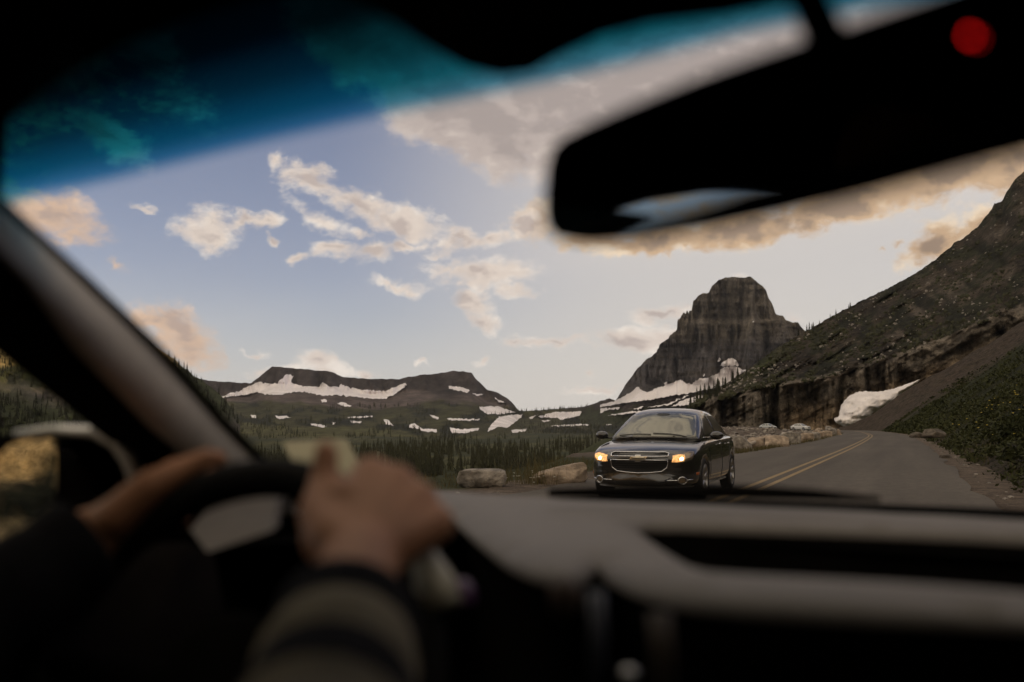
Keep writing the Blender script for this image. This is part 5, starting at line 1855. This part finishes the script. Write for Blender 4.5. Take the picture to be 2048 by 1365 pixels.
# stalk and purple button right of the wheel
mb = MB(); mb.tube([P(842, 1118, .80), P(868, 1172, .78), P(890, 1222, .77)], [.014, .018, .015], 10)
cpart(mb, 'wiper_stalk', M['cream'])
cpart(MB().ball(P(922, 1192, .80), (.012, .012, .014), 8), 'button', M['purple'], dash)

# paper card added for the pale reflection at the foot of the windscreen
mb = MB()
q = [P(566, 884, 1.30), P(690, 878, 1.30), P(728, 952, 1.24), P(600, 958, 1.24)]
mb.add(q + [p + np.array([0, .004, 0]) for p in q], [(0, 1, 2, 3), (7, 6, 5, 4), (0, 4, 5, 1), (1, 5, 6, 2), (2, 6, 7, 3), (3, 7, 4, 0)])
glare_ob = mb.build('glare_card', mat('pale yellowish paper', (.30, .275, .18), .8, var=.06), None, False)
tag(glare_ob, 'pale yellowish paper card standing in for a reflection on the windscreen behind the thumb', 'glare')

# steering wheel
WC = np.array([-.525, .68, 1.005]); WN = np.array([0, -math.cos(math.radians(25)), math.sin(math.radians(25))])
WU = np.array([0, math.sin(math.radians(25)), math.cos(math.radians(25))]); WR_ = .185


def wheel_pt(deg, r=WR_, out=0.0):
    a = math.radians(deg)
    return WC + np.array([1, 0, 0]) * r * math.sin(a) + WU * r * math.cos(a) + WN * out


wh = cpart(MB().tube([wheel_pt(a) for a in range(0, 360, 6)], .0175, 14, True), 'steering_wheel', M['leather'])
mb = MB()
for a in (88, 272, 180):
    mb.tube([wheel_pt(a, .175, 0), wheel_pt(a, .11, -.02), wheel_pt(a, .05, -.03)], [.013, .018, .028], 8)
cpart(mb, 'spoke', M['dark'], wh)
mb = MB(); V = []
for k, (r, o_) in enumerate(((.0, .012), (.05, .010), (.068, 0), (.072, -.03), (.06, -.06))):
    for a in range(0, 360, 15): V.append(wheel_pt(a, r, o_ - .01))
mb.add(V, grid_faces(5, 24, True))
cpart(mb, 'hub', M['dark'], wh)
cpart(MB().tube([WC - WN * .03, WC - WN * .30], .04, 12), 'steering_column', M['dark'], wh)

# mirror on the windscreen
ML, MRr = .60, .345
TLp, BLp = (1100, 300), (1103, 474)


def mdepth(px): return 1 / np.interp(px, [1100, 2150], [1 / .565, 1 / .345])


OUT = [(1099, 390), (1101, 340), (1108, 310), (1128, 287), (1170, 264), (1250, 228), (1400, 165), (1560, 108), (1660, 74), (1800, 24), (1920, -18), (2060, -66), (2130, -70), (2165, -30), (2170, 120), (2160, 215), (2130, 250), (2048, 281), (1900, 318), (1674, 380), (1474, 426), (1330, 456), (1240, 470), (1160, 475), (1122, 470), (1105, 452), (1100, 425)]
_oc = np.mean(OUT, 0)
OUT = [tuple(np.array(p) + 13 * (np.array(p) - (min(max(p[0], 1180), 2060), _oc[1] - .40 * (p[0] - _oc[0]))) / np.linalg.norm(np.array(p) - (min(max(p[0], 1180), 2060), _oc[1] - .40 * (p[0] - _oc[0])))) for p in OUT]
mo = np.array([P(a, b, mdepth(a)) for a, b in OUT])
mc = mo.mean(0)
_, _, vt = np.linalg.svd(mo - mc); mn = vt[2] / np.linalg.norm(vt[2])
if mn @ (CAM - mc) < 0: mn = -mn
mo = np.array([CAM + ray(a, b) * (((mc - CAM) @ mn) / (ray(a, b) @ mn)) for a, b in OUT])
rim_in = mc + (mo - mc) * np.array([1, 1, 1]) * .965
mb = MB(); n = len(mo)
rings = [mo, mo - mn * .010, mc + (mo - mc) * .93 - mn * .026, mc + (mo - mc) * .6 - mn * .036]
mb.add([p for r in rings for p in r], grid_faces(4, n, True) + [tuple(3 * n + k for k in range(n))])
mb.add(list(mo), [tuple(range(n))])
rv = cpart(mb, 'rearview_mirror', M['dark'])
gmir = bpy.data.materials.new('mirror glass'); nt, N, L, b = nodes(gmir)
b.inputs['Base Color'].default_value = (.80, .82, .82, 1); b.inputs['Metallic'].default_value = 1; b.inputs['Roughness'].default_value = .02
GL = [(1106, 430), (1105, 350), (1112, 315), (1132, 293), (1250, 235), (1400, 172), (1560, 115), (1800, 32), (2060, -58), (2120, -60), (2150, -20), (2150, 110), (2130, 185), (2048, 222), (1800, 292), (1600, 352), (1490, 380), (1454, 395), (1374, 422), (1274, 446), (1165, 462), (1124, 458), (1106, 440)]
gin = []
for a, b in GL:
    q = ray(a, b); gin.append(CAM + q * (((mc + mn * .0012 - CAM) @ mn) / (q @ mn)))
mb = MB(); mb.add(gin, [tuple(range(len(GL)))])
gdim = bpy.data.materials.new('dimmed mirror glass'); nt, N, L, b = nodes(gdim)
b.inputs['Base Color'].default_value = (.30, .33, .33, 1); b.inputs['Metallic'].default_value = 1; b.inputs['Roughness'].default_value = .02
cpart(mb, 'mirror_glass', gdim, rv, False)
mb = MB()
st0 = P(1590, 95, .42) - mn * .03; st1 = hit_ws(1578, -60)
mb.tube([st0, (st0 + st1) / 2 + np.array([0, 0, .005]), st1], [.010, .009, .012], 10)
cpart(mb, 'mirror_stalk', M['dark'], rv)
red = P(1940, 72, mdepth(1940) - .003)
cpart(MB().ball(red, (.0009, .0009, .0012), 8), 'indicator_light', M['red'], rv)
# sensor housing behind the top of the glass
mb = MB()
ho = [hit_ws(*p) for p in [(600, -40), (700, 0), (790, 45), (860, 95), (930, 135), (1000, 152), (1060, 146), (1120, 112), (1200, 74), (1300, 48), (1450, 32), (1560, 10), (1600, -60)]]
hb_ = [p + np.array([0, -.03, .012]) for p in ho]
mb.add(ho + hb_, [tuple(range(13)), tuple(range(25, 12, -1))] + [(i, (i + 1) % 13, (i + 1) % 13 + 13, i + 13) for i in range(13)])
cpart(mb, 'sensor_housing', M['liner'])

# left door: sill, panel and its outside mirror
mb = MB()
DX = -.80
prof = [(DX + .02, 1.055), (DX + .06, 1.04), (DX + .075, .98), (DX + .06, .5), (DX - .06, .5), (DX - .08, 1.0), (DX - .04, 1.05)]
ysd = [.95, .8, .5, .2, -.2, -.5]
V = [(x, y, z + (.03 if y > .7 else 0)) for y in ysd for x, z in prof]
mb.add(V, grid_faces(6, 7, True))
cpart(mb, 'door_panel', M['door_dark'])
mb = MB(); hous = [(-70, 905), (-40, 880), (20, 868), (110, 862), (190, 866), (232, 886), (262, 920), (274, 950), (268, 985), (240, 1040), (190, 1082), (100, 1105), (0, 1112), (-60, 1100), (-85, 1000)]
dm = 1.16
ho = np.array([P(a, b, dm) for a, b in hous]); hc = ho.mean(0); ax = FV * .96 + np.array([-.25, 0, 0]); ax /= np.linalg.norm(ax)
n = len(ho)
rings = [hc + (ho - hc) * .90 + ax * .02, hc + (ho - hc) * .955 - ax * .004, ho + ax * .0, ho + ax * .03, hc + (ho - hc) * .85 + ax * .07, hc + (ho - hc) * .45 + ax * .10]
mb.add([p for r in rings for p in r], grid_faces(6, n, True) + [tuple(5 * n + k for k in range(n))])
dmir = cpart(mb, 'door_mirror', M['dark'])
# silver edge laid on as the highlight along the mirror shell
e1 = [P(a, b, dm - .012) for a, b in [(30, 868), (110, 860), (185, 864), (228, 884), (256, 915), (270, 944), (268, 972)]]
cpart(MB().tube(e1, [.004, .006, .007, .008, .010, .011, .007], 10), 'mirror_shell_edge', M['silver'], dmir)
mb = MB(); gl_o = [(-60, 900), (-20, 884), (40, 877), (100, 876), (110, 882), (113, 960), (106, 1030), (90, 1062), (40, 1085), (-50, 1085)]
# the glass is turned a little outwards
gcen = P(20, 980, dm - .004)
want = np.array([-.62, -.78, .115]); want /= np.linalg.norm(want)
inc = gcen - CAM; inc /= np.linalg.norm(inc)
gn = want - inc; gn /= np.linalg.norm(gn)
gv_ = []
for a, b in gl_o:
    q = ray(a, b); t = ((gcen - CAM) @ gn) / (q @ gn); gv_.append(CAM + q * t)
mb.add(gv_ + [p - gn * .003 for p in gv_], [tuple(range(10)), tuple(range(19, 9, -1))] + [(i, (i + 1) % 10, (i + 1) % 10 + 10, i + 10) for i in range(10)])
cpart(mb, 'mirror_glass', gmir, dmir, False)
cpart(MB().tube([P(120, 1075, 1.17), P(60, 1120, 1.12), np.array([DX - .02, .90, 1.06])], .025, 8), 'mirror_arm', M['dark'], dmir)
sidewin = glass_mat('side window glass', (.74, .76, .74), .02)
mb = MB(); mb.add([(DX - .02, .93, 1.05), (DX - .02, -.35, 1.03), (DX + .05, -.30, 1.50), (DX + .05, .50, 1.50)], [(0, 1, 2, 3)])
cpart(mb, 'side_window', sidewin, None, False)

# cant rail over the driver's window, its lower edge arched
def mirror_hit(px, py, x):
    q = ray(px, py); t = ((mc - CAM) @ mn) / (q @ mn); p = CAM + q * t
    r = q - 2 * (q @ mn) * mn
    return p + r * ((x - p[0]) / r[0])


arc = [mirror_hit(a, b, DX + .02) for a, b in [(1110, 478), (1140, 460), (1210, 428), (1300, 402), (1400, 387), (1500, 379)]]
arc = [arc[0] + np.array([0, .25, -.10])] + arc + [arc[-1] + np.array([0, -.04, -.002]), arc[-1] + np.array([0, -.10, -.03]), arc[-1] + np.array([0, -.5, -.05])]
mb = MB(); V = [p for p in arc] + [np.array([DX + .03, p[1], max(p[2] + .03, 1.535)]) for p in arc]
n = len(arc); V += [p + np.array([.03, 0, 0]) for p in V]
mb.add(V, [(i, i + 1, n + i + 1, n + i) for i in range(n - 1)] + [(2 * n + i, 3 * n + i, 3 * n + i + 1, 2 * n + i + 1) for i in range(n - 1)] + [(i, 2 * n + i, 2 * n + i + 1, i + 1) for i in range(n - 1)])
cpart(mb, 'cant_rail', M['liner'])

# the rest of the shell: right door, back, floor, rear pillars
mb = MB()
mb.box((.60, .1, .80), (.04, 1.0, .26)); mb.box((.62, -1.0, 1.0), (.04, .5, .5)); mb.box((.56, .62, 1.3), (.05, .05, .4), Matrix.Rotation(.9, 3, 'X'))
cpart(mb, 'door_panel', M['dark'], None, False)
mb = MB()
mb.box((XC, -1.5, .6), (.75, .03, .45)); mb.box((XC, -1.5, 1.48), (.7, .03, .04)); mb.box((XC, 0.1, .42), (.75, 1.6, .02))
mb.box((-.86, -1.05, 1.0), (.03, .48, .52))
cpart(mb, 'rear_shell', M['dark'], None, False)
mb = MB(); mb.add([(.60, .9, 1.05), (.60, -.5, 1.05), (.52, -.5, 1.5), (.52, .45, 1.5)], [(0, 1, 2, 3)])
cpart(mb, 'side_window', sidewin, None, False)
# driver's seat
mb = MB()
Rk = Matrix.Rotation(-.22, 3, 'X')
mb.box((-.52, -.12, .86), (.24, .06, .36), Rk); mb.box((-.52, .20, .52), (.24, .28, .07)); mb.box((-.52, -.23, 1.33), (.12, .045, .09), Rk)
cpart(mb, 'seat', M['knit'], None, True, bevel=.03)

# ------------------------------------------------------------------ the driver
person = empty('person', (-.52, .05, .6))
tag(person, 'driver in a dark jumper with beige stripes, both hands on the steering wheel', 'person')
PO = np.array([-.52, .05, .6])


def capsules(name, segs, voxel, material, parent, off=0.0, smooth=6):
    mb = MB()
    for (a, ra, b, rb) in segs:
        a = np.asarray(a, float) - PO; b = np.asarray(b, float) - PO
        L_ = np.linalg.norm(b - a); n = max(2, int(L_ / (min(ra, rb) * .6)) + 1)
        ts = np.linspace(0, 1, n)
        path, rad = [], []
        d = (b - a) / (L_ + 1e-9)
        for k in (-.98, -.85, -.6, -.3): path.append(a + d * ra * k); rad.append((ra + off) * math.sqrt(1 - k * k))
        for t in ts: path.append(a + (b - a) * t); rad.append(ra + (rb - ra) * t + off)
        for k in (.3, .6, .85, .98): path.append(b + d * rb * k); rad.append((rb + off) * math.sqrt(1 - k * k))
        mb.tube(path, rad, 14)
    o = mb.build(name, material, parent)
    m = modif(o, 'REMESH'); m.mode = 'VOXEL'; m.voxel_size = voxel; m.use_smooth_shade = True
    m2 = modif(o, 'SMOOTH'); m2.factor = .5; m2.iterations = smooth
    return bake(o)


def chain(pts, rad):
    return [(pts[i], rad[i], pts[i + 1], rad[i + 1]) for i in range(len(pts) - 1)]


# skeleton
wr = P(722, 1118, .725); el_r = np.array([-.235, .33, .985]); sh_r = np.array([-.335, .02, 1.14])
wl = P(178, 1078, .90); el_l = np.array([-.80, .42, .93]); sh_l = np.array([-.705, .02, 1.14])
nk = np.array([-.52, .01, 1.20]); hdp = np.array([-.52, .06, 1.36])
body = []
body += chain([(-.52, .02, .66), (-.52, -.01, .82), (-.52, -.02, .98), (-.52, -.01, 1.10)], [.14, .13, .15, .13])
body += [((-.60, 0, 1.06), .11, (-.44, 0, 1.06), .11), ((-.60, 0, .68), .12, (-.44, 0, .68), .12)]
body += chain([(-.52, -.01, 1.12), nk, hdp], [.065, .056, .06])
body += [(hdp + (0, .0, .01), .078, hdp + (0, .02, .055), .084), (hdp + (0, .055, -.04), .045, hdp + (0, .075, -.075), .03), (hdp + (0, .095, .005), .011, hdp + (0, .112, -.022), .014)]
for sg in (-1, 1): body += [(hdp + (sg * .082, .0, .0), .014, hdp + (sg * .085, -.008, .03), .017)]
body += chain([(-.335, .02, 1.10), el_r, wr], [.055, .042, .029]) + chain([(-.705, .02, 1.10), el_l, wl], [.055, .042, .029])
for sg in (-1, 1): body += chain([(-.52 + sg * .10, .06, .66), (-.52 + sg * .14, .52, .74), (-.52 + sg * .11, .82, .50)], [.085, .062, .045])
# right hand, closed on the rim at one o'clock, thumb up along it
mcp = [P(742, 952, .80), P(792, 968, .795), P(836, 1003, .785), P(868, 1048, .775)]
pip = [P(715, 972, .865), P(768, 990, .87), P(815, 1028, .86), P(850, 1075, .845)]
dip = [P(700, 1010, .87), P(745, 1030, .872), P(790, 1064, .862), P(828, 1105, .848)]
tip = [P(705, 1036, .845), P(742, 1056, .845), P(782, 1088, .838), P(818, 1122, .828)]
for k in range(4):
    rr_ = (.0125, .013, .0125, .0105)[k]
    body += chain([wr, mcp[k]], [.024, .017]) + chain([mcp[k], pip[k], dip[k], tip[k]], [rr_ * 1.25, rr_ * 1.05, rr_ * .92, rr_ * .8])
body += [(P(660, 1080, .745), .022, P(750, 1060, .755), .024), (P(690, 1010, .775), .022, P(780, 1030, .77), .022)]
body += chain([P(672, 1085, .735), P(640, 1030, .765), P(648, 968, .79), P(652, 902, .80)], [.022, .018, .0125, .0100])
# left hand over the rim at eleven o'clock
mcl = [P(352, 948, .955), P(340, 985, .945), P(322, 1018, .935), P(300, 1046, .925)]
pil = [P(405, 925, .99), P(392, 962, .985), P(372, 1000, .975), P(345, 1034, .96)]
til = [P(436, 918, .985), P(420, 965, .972), P(398, 1008, .96), P(368, 1044, .945)]
for k in range(4):
    rr_ = (.0125, .013, .0125, .0105)[k]
    body += chain([wl, mcl[k]], [.024, .016]) + chain([mcl[k], pil[k], til[k]], [rr_ * 1.2, rr_, rr_ * .8])
body += [(P(232, 1045, .905), .020, P(330, 985, .94), .020)]
body += chain([P(225, 1040, .895), P(300, 975, .905), P(360, 945, .915), P(415, 915, .925)], [.019, .017, .0125, .010])
bo = capsules('body', body, .0042, M['skin'], person, 0, 5)
# hair, eyes
capsules('hair', [(hdp + (0, -.01, .04), .090, hdp + (0, .005, .07), .088), (hdp + (0, -.035, -.01), .075, hdp + (0, -.03, .05), .086)], .007, M['hair'], person)
mb = MB()
for sg in (-1, 1): mb.ball(hdp + (sg * .033, .092, .028) - PO, .011, 8)
mb.build('eyes', M['eye'], person)
# jumper: torso and upper arms, then the striped sleeves
sweater = capsules('jumper', chain([(-.52, .02, .70), (-.52, -.01, .82), (-.52, -.02, .98), (-.52, -.01, 1.10)], [.15, .14, .16, .14]) + [((-.60, 0, 1.06), .12, (-.44, 0, 1.06), .12)] + chain([(-.335, .02, 1.10), el_r], [.065, .055]) + chain([(-.705, .02, 1.10), el_l], [.065, .055]), .009, M['knit'], person)


def sleeve(a, b, ra, rb, stripes, t1):
    a = np.asarray(a, float) - PO; b = np.asarray(b, float) - PO
    n = 60
    path = [a + (b - a) * t for t in np.linspace(-.05, t1, n)]
    rad = [(ra + (rb - ra) * t) * (1 + .03 * math.sin(t * 40)) for t in np.linspace(0, 1, n)]
    v, f = tube_verts(path, rad, 24)
    mi = []
    for q in f:
        if len(q) > 4: mi.append(0); continue
        t = (q[0] // 24) / (n - 1)
        mi.append(1 if any(x0 <= t <= x1 for x0, x1 in stripes) else 0)
    return mesh_obj('sleeve', v, f, [M['knit'], M['beige_knit']], sweater, True, mat_idx=mi)


sleeve(el_r, wr, .060, .046, [(.75, .89), (.52, .64), (.2, .32)], .78)
sleeve(el_l, wl, .056, .042, [(.30, .42)], .985)
capsules('trousers', [c for sg in (-1, 1) for c in chain([(-.52 + sg * .10, .04, .66), (-.52 + sg * .14, .52, .74), (-.52 + sg * .11, .80, .50)], [.095, .073, .06])] + [((-.60, 0, .68), .13, (-.44, 0, .68), .13)], .010, M['denim'], person)


# ------------------------------------------------------------------ thin evening haze over the valley
hm = bpy.data.materials.new('thin haze')
hm.use_nodes = True; nt = hm.node_tree; nt.nodes.clear()
no = nt.nodes.new('ShaderNodeOutputMaterial'); pv = nt.nodes.new('ShaderNodeVolumePrincipled')
pv.inputs['Color'].default_value = (.92, .92, .95, 1); pv.inputs['Density'].default_value = 0.000035; pv.inputs['Anisotropy'].default_value = .3
nt.links.new(pv.outputs[0], no.inputs['Volume'])
hz_ = MB(); hz_.box((0, 0, 518), (5300, 5300, 532))
hzo = hz_.build('haze', hm, None, False); hzo['kind'] = 'stuff'
tag(hzo, 'thin pale evening haze in the air over the valley', 'haze')
